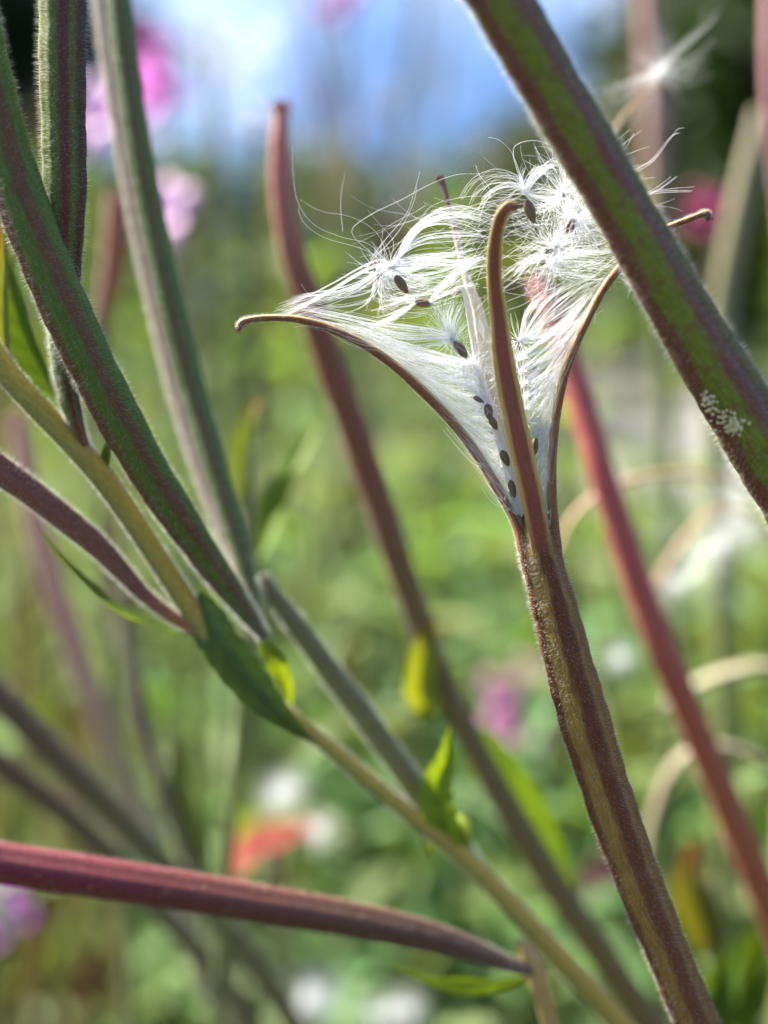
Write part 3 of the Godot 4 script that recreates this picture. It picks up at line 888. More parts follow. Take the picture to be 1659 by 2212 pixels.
# ------------------------------------------------------------------ the plant at left: pods fan from one stem
func left_plant() -> void:
	var foot := Vector3(0.075, 0, -0.15)
	var t := thing("willowherb_plant", "near willowherb at left with hairy dark green pods fanning from one stem", "plant", foot)
	var green := L(0.085, 0.135, 0.022)
	var lite := L(0.30, 0.36, 0.04)
	var red := L(0.12, 0.055, 0.022)
	var striped := func(g1: Color, g2: Color, ph: float) -> Callable:
		return func(th: float, s: float) -> Color:
			var k := 0.5 + 0.5 * cos(4.0 * (th + ph + 0.22 * nz.get_noise_2d(s * 9.0, ph * 7.0 + sin(th))))
			k += 0.15 * nz.get_noise_2d(s * 34.0, sin(th) * 2.5 + 9.0)
			return g1.lerp(g2, smoothstep(0.35, 0.8, k))
	# pod A, nearest
	var a := sweep([[-75, -40, 97, 94.6], [-50, 60, 97.5, 101.5], [-22, 200, 98, 104.9], [30, 380, 98.4, 103.2], [95, 560, 99.5, 101.5], [170, 730, 101, 98], [245, 880, 103, 92.9], [320, 1015, 105.5, 84.3], [385, 1115, 108, 75.7], [450, 1210, 111, 63.6], [505, 1285, 113, 49.9], [545, 1340, 114.5, 34.4], [572, 1376, 115.5, 22.4]],
		{"sides": 40, "sub": 10, "prof": pod_lobes, "col": striped.call(green, red, 0.5), "org": foot, "wob": 0.035})
	part(t, "pod", a.mesh, M.pod, "long dark green pod with a maroon stripe, nearest at left")
	part(t, "pod_fuzz", fuzz(a, 15456, 0.00054, 0.0000043, 0.15), M.hair, "", "stuff")
	# pod B, upright behind it
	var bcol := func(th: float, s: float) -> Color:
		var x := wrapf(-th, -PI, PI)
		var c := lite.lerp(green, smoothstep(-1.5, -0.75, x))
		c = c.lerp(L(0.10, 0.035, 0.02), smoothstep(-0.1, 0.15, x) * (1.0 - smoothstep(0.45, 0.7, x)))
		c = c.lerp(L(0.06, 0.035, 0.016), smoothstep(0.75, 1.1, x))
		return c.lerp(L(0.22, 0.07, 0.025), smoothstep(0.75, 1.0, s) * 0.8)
	var b := sweep([[136, -120, 98.5, 96.7], [135, 0, 98.8, 95.8], [135, 150, 99.2, 93.9], [138, 300, 99.8, 91.1], [140, 430, 100.6, 85.6], [138, 540, 101.8, 76.3], [134, 650, 103, 65.1], [136, 760, 104.2, 52.1], [150, 860, 105.3, 40.9], [172, 940, 106.3, 29.8], [192, 990, 107, 20.5]],
		{"sides": 40, "sub": 10, "prof": pod_lobes, "col": bcol, "org": foot, "wob": 0.035})
	part(t, "pod", b.mesh, M.pod, "upright green pod with a yellow edge, behind the nearest one")
	part(t, "pod_fuzz", fuzz(b, 14166, 0.00057, 0.0000043, 0.15), M.hair, "", "stuff")
	# pod C, out of focus, with a paler one beside it
	var c := sweep([[252, -120, 119, 45.9], [258, 0, 119.5, 49.2], [275, 150, 120, 51.7], [300, 320, 120.5, 54.1], [335, 500, 121, 55.8], [375, 680, 121, 57.4], [415, 840, 121, 55.8], [455, 980, 120, 52.5], [495, 1110, 119, 45.9], [530, 1230, 118, 36.1], [558, 1345, 117, 21.3]],
		{"sides": 28, "sub": 7, "prof": pod_lobes, "col": striped.call(L(0.085, 0.145, 0.035), L(0.11, 0.085, 0.035), 0.2), "org": foot})
	part(t, "pod", c.mesh, M.pod, "soft grey green pod right of the upright one")
	part(t, "pod_fuzz", fuzz(c, 6000, 0.00050, 0.0000085, 0.15), M.hair, "", "stuff")
	var c2 := sweep([[212, -120, 124, 37.4], [222, 0, 124.5, 39.1], [242, 150, 125, 40.8], [270, 330, 125.5, 39.1], [305, 520, 126, 35.7], [345, 700, 126, 35.7], [385, 860, 125.5, 34], [430, 1010, 124, 30.6], [480, 1150, 122, 25.5], [540, 1300, 119, 18.7], [566, 1370, 117.5, 15.3]],
		{"sides": 20, "sub": 6, "color": L(0.52, 0.40, 0.30), "org": foot})
	part(t, "pod", c2.mesh, M.pod, "thin pinkish pod along the soft grey green one")
	part(t, "pod_fuzz", fuzz(c2, 9660, 0.00061, 0.0000109, 0.15), M.hair, "", "stuff")
	# side stem D, ochre
	var dcol := func(th: float, s: float) -> Color: return L(0.48, 0.34, 0.06).lerp(L(0.26, 0.27, 0.07), 0.5 + 0.5 * sin(th * 2.0)) 
	var d := sweep([[-90, 640, 103, 52], [0, 785, 104.5, 52], [75, 872, 105.6, 51], [150, 950, 106.6, 51], [215, 1022, 107.6, 52], [275, 1105, 109, 49], [340, 1205, 110.5, 47], [395, 1290, 112, 47], [440, 1355, 113.5, 47], [520, 1450, 115, 39], [600, 1528, 116.5, 35], [680, 1588, 118, 35], [780, 1672, 119.5, 37], [880, 1755, 121, 39], [990, 1840, 122.5, 42], [1100, 1950, 124, 45], [1200, 2060, 125, 49], [1320, 2190, 127, 52], [1450, 2350, 129, 56], [P(1640, 2650, 132), 4.0], [Vector3(0.072, 0.45, -0.15), 5.0], [foot, 6.0]],
		{"sides": 24, "sub": 7, "col": dcol, "org": foot})
	part(t, "stem", d.mesh, M.pod, "ochre side stem running into the paler main stem")
	part(t, "stem_fuzz", fuzz(d, 9660, 0.00038, 0.0000082, 0.15, 0.0, 0.8), M.hair, "", "stuff")
	# pod E
	var ecol := func(th: float, s: float) -> Color: return L(0.20, 0.075, 0.055).lerp(L(0.46, 0.17, 0.05), smoothstep(0.7, 1.0, s))
	var e := sweep([[-110, 930, 104, 57.4], [0, 1015, 105.5, 57.4], [70, 1065, 106.6, 54.8], [140, 1120, 107.8, 52.2], [210, 1178, 109, 47], [262, 1232, 110, 38.3], [315, 1288, 111.3, 29.6], [370, 1330, 112.4, 26.1], [425, 1362, 113.4, 22.6]],
		{"sides": 28, "sub": 8, "prof": pod_lobes, "col": ecol, "org": foot})
	part(t, "pod", e.mesh, M.pod, "mauve brown pod curving down to an orange stalk")
	part(t, "pod_fuzz", fuzz(e, 7728, 0.00054, 0.0000053, 0.15), M.hair, "", "stuff")
	# pod H, right of the leaf
	var h := sweep([[566, 1240, 119, 17], [585, 1275, 119.5, 32.3], [640, 1350, 120.5, 44.2], [720, 1460, 122, 49.3], [790, 1550, 123, 51], [860, 1650, 124, 51], [940, 1760, 125, 47.6], [1010, 1850, 125.5, 37.4], [1070, 1925, 125.5, 25.5]],
		{"sides": 24, "sub": 7, "col": striped.call(L(0.16, 0.19, 0.07), L(0.17, 0.14, 0.06), 0.3), "org": foot})
	part(t, "pod", h.mesh, M.pod, "pale edged olive pod below the leaf")
	part(t, "pod_fuzz", fuzz(h, 5151, 0.00061, 0.0000070, 0.15), M.hair, "", "stuff")
	# leaves at the nodes
	leaf_px(t, "leaf", [[432, 1280, 112.2], [458, 1365, 112.4], [528, 1465, 113.2], [602, 1545, 114.2], [678, 1606, 116]], 52, L(0.085, 0.14, 0.03), L(0.075, 0.12, 0.026), Color(0, 0, 0, 0), look.x + look.y * 0.6 + look.z * 0.3, "dark green leaf lying over the main stem", 0.14).material_override = M.thick_leaf
	leaf_px(t, "leaf", [[436, 1350, 116], [470, 1415, 117], [520, 1478, 118], [560, 1520, 119]], 34, L(0.22, 0.32, 0.03), L(0.18, 0.27, 0.03), Color(0, 0, 0, 0), look.x + look.y * 0.6 + look.z * 0.3, "lime green leaf half behind the dark one")
	leaf_px(t, "leaf", [[560, 1385, 117], [590, 1430, 117], [615, 1480, 118], [630, 1535, 119]], 26, L(0.22, 0.32, 0.03), L(0.18, 0.27, 0.03), Color(0, 0, 0, 0), look.x + look.y * 0.3 + look.z * 0.3, "lime green leaf right of the dark one")
	leaf_px(t, "leaf", [[425, 1372, 113.6], [340, 1345, 113], [250, 1300, 112], [150, 1215, 110.5], [75, 1130, 109.5]], 34, L(0.14, 0.22, 0.03), L(0.10, 0.15, 0.03), Color(0, 0, 0, 0), look.x * 0.5 + look.z * 1.2)
	leaf_px(t, "leaf", [[218, 1018, 107.5], [226, 1000, 107.3], [232, 970, 107], [236, 940, 107]], 12, L(0.14, 0.22, 0.03), L(0.10, 0.15, 0.03))
	leaf_px(t, "leaf", [[985, 1840, 122.5], [960, 1780, 121], [945, 1700, 120], [965, 1640, 119.5], [972, 1570, 119.5]], 40, L(0.26, 0.40, 0.04), L(0.18, 0.29, 0.03), Color(0, 0, 0, 0), look.x + look.z * 0.25, "curled bright green leaf on the main stem")
	leaf_px(t, "leaf", [[1000, 1850, 122.5], [985, 1790, 123], [935, 1800, 124], [925, 1850, 124]], 34, L(0.28, 0.40, 0.05), L(0.2, 0.3, 0.04), Color(0, 0, 0, 0), look.x + look.z * 0.2)
	# leaf seen left of pod A
	leaf_px(t, "leaf", [[120, 860, 112], [70, 760, 112], [30, 650, 112], [5, 540, 112], [-10, 440, 112]], 44, L(0.11, 0.20, 0.025), L(0.07, 0.13, 0.02), Color(0.3, 0.06, 0.05, 0.8), look.x + look.z * 0.5)
	leaf_px(t, "leaf", [[20, 800, 108], [10, 740, 108], [8, 640, 108], [10, 560, 108], [5, 470, 108]], 20, L(0.22, 0.28, 0.08), L(0.15, 0.19, 0.05), Color(0.3, 0.1, 0.06, 0.6), look.x + look.z * 0.3)

# ------------------------------------------------------------------ stems and pods a hand's breadth behind
func upright(called: String, label: String, category: String, ctrl: Array, col: Callable, foot_dx := 0.0, opts := {}) -> Node3D:
	var last = ctrl[-1]
	var end: Vector3 = P(last[0], last[1], last[2])
	var foot := Vector3(end.x + foot_dx, 0, end.z - 0.01)
	var t := thing(called, label, category, foot)
	var c := ctrl.duplicate()
	c.append([end.lerp(foot, 0.5), 4.5])
	c.append([foot, 5.5])
	var o := {"sides": 20, "sub": 7, "col": col, "org": foot}
	o.merge(opts, true)
	var g := sweep(c, o)
	part(t, "stem", g.mesh, M.pod)
	part(t, "stem_fuzz", fuzz(g, 5795, 0.00061, 0.0000075, 0.15), M.hair, "", "stuff")
	return t

func middle_stems() -> void:
	var t: Node3D
	# I: the thick maroon stalk behind the left valve
	var ic := func(th: float, s: float) -> Color: return L(0.50, 0.18, 0.15).lerp(L(0.19, 0.07, 0.035), smoothstep(0.06, 0.3, s)).lerp(L(0.15, 0.115, 0.04), smoothstep(0.4, 0.65, s))
	t = upright("maroon_stalk", "thick maroon stalk with a blunt pink tip behind the left valve", "plant stalk", [[606, 225, 138, 47.8], [608, 245, 138, 35], [606, 300, 138, 42.3], [608, 400, 138.5, 49.7], [626, 520, 139, 55.2], [655, 620, 139.5, 58.9], [690, 720, 140, 62.6], [728, 830, 140.5, 64.4], [765, 930, 141, 64.4], [802, 1040, 141.5, 64.4], [840, 1150, 142, 62.6], [880, 1270, 142.5, 58.9], [920, 1380, 143, 53.4], [985, 1530, 144, 51.5], [1050, 1660, 145, 55.2], [1130, 1800, 146, 58.9], [1230, 1960, 148, 60.7], [1340, 2120, 150, 60.7], [1440, 2290, 152, 60.7]], ic)
	leaf_px(t, "leaf", [[930, 1560, 143], [908, 1480, 142], [920, 1400, 141.5], [938, 1330, 141.5]], 40, L(0.30, 0.38, 0.05), L(0.22, 0.28, 0.04), Color(0.45, 0.16, 0.06, 0.8), look.x + look.z * 0.2, "yellow green leaf with a rusty tip")
	leaf_px(t, "leaf", [[1000, 1560, 146], [1080, 1690, 147], [1180, 1850, 149], [1255, 2020, 151]], 62, L(0.14, 0.25, 0.03), L(0.10, 0.18, 0.02), Color(0.2, 0.09, 0.05, 0.0), look.x + look.y * 0.5 + look.z * 0.3, "long dark green leaf sloping down to the right")
	# J: the rose red stalk at right
	var jc := func(th: float, s: float) -> Color: return L(0.40, 0.17, 0.13).lerp(L(0.40, 0.085, 0.075), smoothstep(0.05, 0.2, s)).lerp(L(0.34, 0.10, 0.04), smoothstep(0.4, 0.7, s))
	t = upright("rose_red_stalk", "rose red stalk rising behind the right valve", "plant stalk", [[1165, 600, 152, 51.6], [1185, 655, 151, 56.8], [1215, 740, 150, 58.5], [1245, 830, 149, 58.5], [1272, 920, 148, 58.5], [1300, 1020, 147, 60.2], [1335, 1130, 147, 61.9], [1378, 1260, 147, 63.6], [1430, 1400, 147, 65.4], [1490, 1545, 148, 65.4], [1555, 1700, 149, 67.1], [1625, 1870, 150, 68.8], [1700, 2050, 152, 68.8], [1780, 2260, 154, 68.8]], jc)
	# K: the red pod across the lower left
	var kc := func(th: float, s: float) -> Color: return L(0.15, 0.022, 0.028).lerp(L(0.10, 0.05, 0.03), smoothstep(0.25, 0.7, s))
	var base := P(1158, 2105, 120)
	t = thing("crimson_seed_pod", "crimson pod lying almost level across the lower left", "seed pod", base)
	var k := sweep([[-150, 1848, 113, 81.6], [-60, 1856, 113.5, 83.3], [0, 1864, 114, 83.3], [120, 1882, 114.6, 83.3], [250, 1902, 115.2, 81.6], [400, 1925, 116, 79.9], [550, 1950, 116.8, 78.2], [700, 1975, 117.6, 74.8], [820, 1998, 118.2, 69.7], [930, 2024, 118.8, 61.2], [1020, 2052, 119.3, 47.6], [1090, 2078, 119.7, 34], [1150, 2098, 120, 23.8]],
		{"sides": 32, "sub": 8, "prof": pod_lobes, "col": kc, "org": base})
	part(t, "pod_body", k.mesh, M.pod)
	specks(t, k, 70, 0.00014)
	part(t, "pod_fuzz", fuzz(k, 11270, 0.00024, 0.0000073, 0.15), M.hair, "", "stuff")
	var ks := sweep([[1128, 2030, 121, 26], [1145, 2065, 120.6, 40], [1160, 2110, 120.4, 44], [1180, 2180, 121, 36], [1210, 2300, 122, 36], [P(1260, 2560, 124), 3.0], [Vector3(0.03, 0.3, -0.13), 4.0], [Vector3(0.03, 0.0, -0.13), 5.0]], {"sides": 16, "sub": 6, "color": L(0.42, 0.28, 0.10), "org": base})
	part(t, "stem", ks.mesh, M.pod, "tan stem that carries the crimson pod")
	leaf_px(t, "leaf", [[1140, 2110, 121], [1040, 2120, 122], [930, 2110, 123], [840, 2080, 124]], 34, L(0.10, 0.17, 0.03), L(0.07, 0.12, 0.03), Color(0, 0, 0, 0), look.y + look.z * 0.8)
	# L: olive stems at lower left
	var lc := func(th: float, s: float) -> Color: return L(0.12, 0.075, 0.04).lerp(L(0.13, 0.12, 0.05), smoothstep(0.1, 0.5, s))
	t = upright("olive_stem", "blurred olive stem crossing the lower left corner, the lower of two", "plant stalk", [[-140, 1540, 160, 51], [0, 1650, 162, 56.1], [120, 1740, 164, 56.1], [240, 1850, 166, 52.7], [340, 1960, 168, 47.6], [430, 2060, 170, 42.5], [560, 2260, 174, 42.5]], lc)
	t = upright("olive_stem", "dark olive stem crossing the lower left corner, the upper of two", "plant stalk", [[-160, 1340, 152, 56.1], [0, 1505, 154, 59.5], [110, 1620, 156, 61.2], [220, 1730, 158, 59.5], [320, 1830, 160, 54.4], [430, 1940, 162, 45.9], [540, 2070, 164, 45.9], [640, 2260, 168, 45.9]], lc)
	var pc := func(th: float, s: float) -> Color: return L(0.52, 0.26, 0.21).lerp(L(0.38, 0.30, 0.18), smoothstep(0.2, 0.5, s))
	t = upright("pink_stalk", "very blurred pink stalk at the left edge", "plant stalk", [[40, 900, 182, 42.5], [70, 1100, 182, 45.9], [110, 1250, 182, 49.3], [160, 1400, 183, 51], [215, 1540, 184, 51], [270, 1680, 186, 49.3], [340, 1850, 188, 47.6], [430, 2080, 190, 47.6], [500, 2260, 192, 47.6]], pc)
	var bc := func(th: float, s: float) -> Color: return L(0.13, 0.085, 0.06).lerp(L(0.12, 0.12, 0.05), smoothstep(0.3, 0.6, s))
	t = upright("brown_stalk", "thin brown stalk among the leaves at lower left", "plant stalk", [[262, 1280, 172, 30.6], [280, 1400, 172, 32.3], [310, 1560, 172, 32.3], [350, 1700, 173, 32.3], [400, 1830, 174, 34], [450, 1960, 175, 34], [520, 2260, 178, 35.7]], bc)
	leaf_px(t, "leaf", [[440, 1870, 174], [415, 1760, 173], [390, 1660, 172], [372, 1590, 172]], 38, L(0.24, 0.30, 0.10), L(0.18, 0.23, 0.08), Color(0.4, 0.2, 0.12, 0.5), look.x + look.z * 0.5, "pale leaf against the brown stalk")
	var mc := func(th: float, s: float) -> Color: return L(0.30, 0.09, 0.05).lerp(L(0.20, 0.20, 0.08), smoothstep(0.2, 0.35, s))
	t = upright("russet_stalk", "russet stalk between the near pods at left", "plant stalk", [[252, 420, 165, 44], [248, 520, 165, 46], [236, 620, 166, 44], [215, 720, 168, 40], [205, 860, 171, 28], [215, 1100, 178, 22], [240, 1500, 186, 22], [280, 2260, 200, 22]], mc)
	# twisted leaf left of the maroon stalk
	var gc := func(th: float, s: float) -> Color: return L(0.17, 0.20, 0.06)
	t = upright("green_stalk", "pale green stalk topped by a curled leaf with an orange tip", "plant stalk", [[535, 960, 150, 22], [530, 1020, 150, 26], [532, 1120, 150, 28], [540, 1240, 151, 28], [525, 1500, 154, 28], [470, 2260, 165, 30]], gc)
	leaf_px(t, "leaf", [[532, 1130, 150], [522, 1050, 149.5], [530, 950, 149], [545, 890, 149], [568, 862, 149]], 26, L(0.24, 0.33, 0.05), L(0.18, 0.24, 0.04), Color(0.55, 0.2, 0.06, 0.9), look.x + look.z * 0.6)
	leaf_px(t, "leaf", [[545, 1240, 151], [590, 1120, 153], [640, 1000, 156], [700, 900, 160]], 42, L(0.20, 0.32, 0.03), L(0.15, 0.24, 0.03), Color(0, 0, 0, 0), look.x + look.z * 0.6)

# a four-petalled flower on its slender tube, facing "axis"; returns nothing, adds parts
func flower(root: Node3D, at: Vector3, axis: Vector3, size: float, c1: Color, c2: Color) -> void:
	var fl := Node3D.new()
	fl.name = "flower"
	fl.position = at - root.position
	root.add_child(fl, true)
	var ax := axis.normalized()
	var x := ax.cross(Vector3(0.3, 0.2, 0.9)).normalized()
	var y := ax.cross(x)
	for k in 4:
		var d := x * cos(TAU * k / 4.0 + 0.4) + y * sin(TAU * k / 4.0 + 0.4)
		var sd := ax.cross(d)
		part(fl, "petal", leaf_mesh([Vector3.ZERO, d * size * 0.3 + ax * size * 0.25, d * size * 0.7 + ax * size * 0.32, d * size + ax * size * 0.22], size * 0.45, sd, c1, c2, Color(0, 0, 0, 0), 0.2, Vector3.ZERO, 4, 3), M.petal)
	var tube := sweep([[-ax * size * 0.9, size * 120.0], [Vector3.ZERO, size * 300.0], [ax * size * 0.3, size * 60.0]], {"sides": 8, "sub": 3, "color": L(0.2, 0.05, 0.08)})
	part(fl, "calyx", tube.mesh, M.pod)

# an opened pod: four thin valves curling away, silk between them
func burst_pod(root: Node3D, at: Vector3, axis: Vector3, size: float, silk: int) -> void:
	var ax := axis.normalized()
	var x := ax.cross(Vector3(0.3, 0.2, 0.9)).normalized()
	var y := ax.cross(x)
	var b := at - root.position
	for k in 4:
		var d := x * cos(TAU * k / 4.0 + 0.4) + y * sin(TAU * k / 4.0 + 0.4)
		var g := sweep([[b, 1.6], [b + ax * size * 0.5 + d * size * 0.08, 1.4], [b + ax * size * 0.85 + d * size * 0.35, 1.2], [b + ax * size * 0.85 + d * size * 0.65, 1.0], [b + ax * size * 0.6 + d * size * 0.75, 0.8]], {"sides": 6, "sub": 4, "nref": d, "flat": 0.4, "color": L(0.36, 0.25, 0.14)})
		part(root, "valve", g.mesh, M.dry)
	if silk > 0:
		var S := Strands.new()
		for q in 6:
			burst(S, b + ax * size * r(0.3, 0.9) + rv(size * 0.16), ax + rv(0.8), silk / 6, 0.010, 0.85, 0.8, 0.03, 5)
		part(root, "silk", mesh_of(S.v, S.n, S.idx), M.silk, "", "stuff")

func willowherb(h: float, kind: int) -> Node3D:
	var t := Node3D.new()
	var lean := rv(0.10)
	var red := kind == 1 or kind == 3
	var at := func(k: float) -> Vector3: return Vector3(lean.x * k * k, h * k, lean.z * k * k)
	var sp := []
	for i in 7: sp.append([at.call(i / 6.0), lerpf(5.0, 1.3, i / 6.0)])
	var sc := L(0.16, 0.06, 0.045) if red else L(0.13, 0.15, 0.045)
	var g := sweep(sp, {"sides": 8, "sub": 4, "nref": Vector3.BACK, "color": sc})
	part(t, "stem", g.mesh, M.pod)
	var top := 0.62 if kind != 4 else 0.95
	var k := 0.12
	var a := r(0, TAU)
	while k < top:
		for side in 2:
			var az := a + PI * side + r(-0.3, 0.3)
			var d := Vector3(cos(az), 0, sin(az))
			var ll := lerpf(0.095, 0.045, k) * r(0.75, 1.2)
			var p: Vector3 = at.call(k)
			var e := lerpf(0.16, 0.26, rng.randf())
			var y0 := r(0.2, 0.9)
			var edge := L(r(0.17, 0.26), r(0.29, 0.39), r(0.08, 0.15))
			if rng.randf() < 0.008: edge = L(0.36, 0.16, 0.04)
			part(t, "leaf", leaf_mesh([p, p + d * ll * 0.35 + Vector3.UP * ll * 0.35 * y0, p + d * ll * 0.7 + Vector3.UP * ll * 0.5 * y0, p + d * ll + Vector3.UP * ll * (0.5 * y0 - 0.12)], ll * e * 0.62, d.cross(Vector3.UP), edge, edge * 0.75, Color(0, 0, 0, 0), 0.35, Vector3.ZERO, 4, 3), M.leaf)
		a += PI / 2.0 + r(-0.3, 0.3)
		k += r(0.035, 0.055) / h * 0.8
	if kind != 4:
		k = top
		while k < 0.97:
			var az := r(0, TAU)
			var d := Vector3(cos(az) * 0.42, 1.0, sin(az) * 0.42).normalized()
			var p: Vector3 = at.call(k)
			var ll := r(0.04, 0.062)
			var pc := [L(0.14, 0.16, 0.05), L(0.24, 0.07, 0.06), L(0.17, 0.17, 0.07), L(0.17, 0.08, 0.05)][kind] as Color
			if kind == 2 and rng.randf() < 0.6:
				var g1 := sweep([[p, 1.2], [p + d * ll * 0.4, 1.8]], {"sides": 6, "sub": 2, "color": L(0.25, 0.15, 0.08)})
				part(t, "pod_base", g1.mesh, M.pod)
				burst_pod(t, p + d * ll * 0.4, d, 0.04, 90)
			else:
				var bend := d.lerp(Vector3.UP, 0.4) * ll
				var g2 := sweep([[p, 1.2], [p + d * ll * 0.3, 2.4], [p + d * ll * 0.5 + bend * 0.3, 2.6], [p + d * ll * 0.5 + bend * 0.55, 1.7]], {"sides": 8, "sub": 3, "color": pc})
				part(t, "pod", g2.mesh, M.pod)
				if kind == 3 and k > 0.86:
					flower(t, p + d * ll * 0.5 + bend * 0.56, (d + rv(0.5)), 0.011, L(0.55, 0.26, 0.52), L(0.5, 0.2, 0.45))
			k += r(0.022, 0.035) / h
	return t

func lone(called: String, label: String, ctrl: Array, color: Color, opts := {}) -> Node3D:
	var f := func(_th: float, s: float) -> Color: return color.lerp(L(0.17, 0.20, 0.07), smoothstep(0.3, 0.55, s))
	return upright(called, label, "plant stalk", ctrl, f, r(-0.02, 0.02), opts)

func valve_px(t: Node3D, ctrl: Array, color: Color) -> void:
	var g := sweep(ctrl, {"sides": 12, "sub": 6, "flat": 0.45, "sref": look.z, "color": color, "org": t.position})
	part(t, "valve", g.mesh, M.dry)

func silk_px(t: Node3D, spots: Array, count: int, size: float, rad := 0.022) -> void:
	var S := Strands.new()
	for p in spots:
		burst(S, P(p[0], p[1], p[2]) - t.position, look.y + rv(0.6), count, size * r(0.8, 1.2), 0.9, 0.7, rad, 6)
	part(t, "silk", mesh_of(S.v, S.n, S.idx), M.silk, "", "stuff")

func backdrop() -> void:
	var t: Node3D
	var pink := L(0.64, 0.38, 0.64)
	var deep := L(0.32, 0.07, 0.26)
	# flowers on their own stalks
	t = lone("flowering_stalk", "pink flower showing between the two near pods at upper left", [[222, 265, 255, 12], [226, 330, 255, 16], [232, 500, 256, 18], [250, 900, 258, 20], [270, 1500, 262, 22]], L(0.12, 0.11, 0.05))
	flower(t, P(220, 262, 255), look * Vector3(-0.5, 0.2, 0.8), 0.010, pink, pink)
	t = lone("flowering_stalk", "magenta and pink flowers on a stalk against the blue sky at upper left", [[325, 120, 300, 12], [345, 200, 300, 16], [362, 320, 300, 20], [378, 600, 302, 22], [400, 1200, 306, 24]], L(0.20, 0.09, 0.07))
	flower(t, P(335, 175, 297), look * Vector3(-0.2, -0.5, 0.8), 0.009, pink, deep)
	flower(t, P(322, 95, 300), look * Vector3(0.3, 0.8, 0.2), 0.009, deep, deep)
	silk_px(t, [[340, 265, 296], [352, 300, 298]], 90, 0.008)
	t = lone("flowering_stalk", "pink flower right of the soft grey green pod", [[392, 470, 262, 12], [410, 540, 262, 18], [430, 700, 262, 20], [450, 1200, 268, 24]], L(0.16, 0.13, 0.06))
	flower(t, P(380, 465, 260), look * Vector3(-0.6, 0.2, 0.7), 0.009, pink, pink)
	t = lone("flowering_stalk", "mauve flower beside the brown pod's stalk, lower middle", [[1150, 1490, 300, 12], [1165, 1560, 300, 16], [1190, 1700, 302, 20], [1230, 2240, 310, 24]], L(0.12, 0.15, 0.05))
	flower(t, P(1125, 1530, 298), look * Vector3(-0.5, -0.2, 0.8), 0.012, L(0.80, 0.46, 0.62), L(0.72, 0.36, 0.54))
	flower(t, P(1160, 1490, 305), look * Vector3(0.3, 0.6, 0.4), 0.010, L(0.65, 0.34, 0.5), L(0.6, 0.28, 0.45))
	t = lone("flowering_stalk", "dusky rose flower low behind the brown pod", [[1305, 1860, 330, 12], [1315, 1920, 330, 16], [1340, 2240, 336, 20]], L(0.12, 0.15, 0.05))
	flower(t, P(1290, 1880, 328), look * Vector3(-0.4, 0.1, 0.8), 0.011, L(0.42, 0.16, 0.24), L(0.36, 0.10, 0.18))
	t = lone("flowering_stalk", "rose flower behind the tip of the right valve", [[1545, 440, 290, 12], [1548, 520, 290, 16], [1555, 800, 292, 20], [1570, 1400, 300, 22]], L(0.14, 0.13, 0.06))
	flower(t, P(1530, 460, 288), look * Vector3(-0.3, 0.0, 0.9), 0.0075, L(0.34, 0.10, 0.14), L(0.28, 0.06, 0.10))
	t = lone("flowering_stalk", "violet flower at the left edge near the bottom", [[-5, 1930, 340, 12], [-10, 2000, 340, 16], [-15, 2260, 345, 20]], L(0.12, 0.15, 0.05))
	flower(t, P(0, 1965, 338), look * Vector3(0.4, 0.0, 0.9), 0.009, L(0.30, 0.17, 0.36), L(0.25, 0.12, 0.3))
	t = lone("flowering_stalk", "pale violet flower at the top edge left of the leaning pod", [[740, 10, 420, 10], [742, 100, 420, 14], [750, 500, 425, 16], [780, 1300, 430, 18]], L(0.2, 0.2, 0.12))
	flower(t, P(738, 10, 418), look * Vector3(-0.3, 0.3, 0.8), 0.011, L(0.45, 0.22, 0.5), L(0.4, 0.16, 0.42))
	# red leaf, low in the middle
	t = lone("red_leaved_stalk", "short stalk with one orange red leaf, lower middle", [[575, 1830, 220, 16], [590, 1880, 220, 20], [620, 2000, 222, 20], [640, 2260, 224, 22]], L(0.2, 0.12, 0.05))
	leaf_px(t, "leaf", [[505, 1895, 219], [555, 1835, 218], [620, 1805, 217], [705, 1785, 217]], 46, L(0.33, 0.13, 0.075), L(0.28, 0.10, 0.06), Color(0, 0, 0, 0), look.y + look.z * 0.7).material_override = M.petal
	silk_px(t, [[600, 1715, 222], [625, 1705, 223], [690, 1795, 215]], 130, 0.006)
	# silk heads
	t = lone("silky_stalk", "stalk topped with a broad soft mass of white silk, upper left", [[455, 60, 300, 10], [460, 200, 300, 18], [472, 400, 300, 22], [490, 800, 302, 24], [510, 1400, 306, 26]], L(0.17, 0.15, 0.07))
	silk_px(t, [[430, 130, 300], [480, 90, 300], [455, 200, 298], [510, 170, 302], [420, 240, 300], [540, 230, 300], [500, 260, 300], [560, 120, 304], [590, 60, 304], [480, 300, 300]], 90, 0.010)
	t = lone("silky_stalk", "olive stalk right of the white silk mass at upper left", [[560, 250, 290, 18], [555, 400, 290, 30], [550, 700, 292, 34], [560, 1300, 296, 34]], L(0.17, 0.15, 0.07))
	silk_px(t, [[540, 290, 288], [565, 250, 290]], 70, 0.008)
	t = lone("spent_stalk", "pink stalk behind the leaning pod with a puff of silk", [[1395, -160, 250, 46], [1402, 0, 250, 48], [1412, 200, 250, 52], [1420, 450, 250, 50], [1435, 800, 252, 34], [1460, 1400, 256, 30]], L(0.34, 0.19, 0.16))
	var u := thing("spent_pod", "thin tan curled pod with a loose white puff, upper right", "seed pod", P(1270, 420, 130))
	valve_px(u, [[1270, 420, 130, 14], [1300, 330, 129, 14], [1345, 255, 128, 14], [1395, 205, 130, 13], [1432, 185, 130, 9]], L(0.42, 0.28, 0.14))
	silk_px(u, [[1424, 160, 130], [1418, 150, 130.5]], 36, 0.0055, 0.014)
	var S := Strands.new()
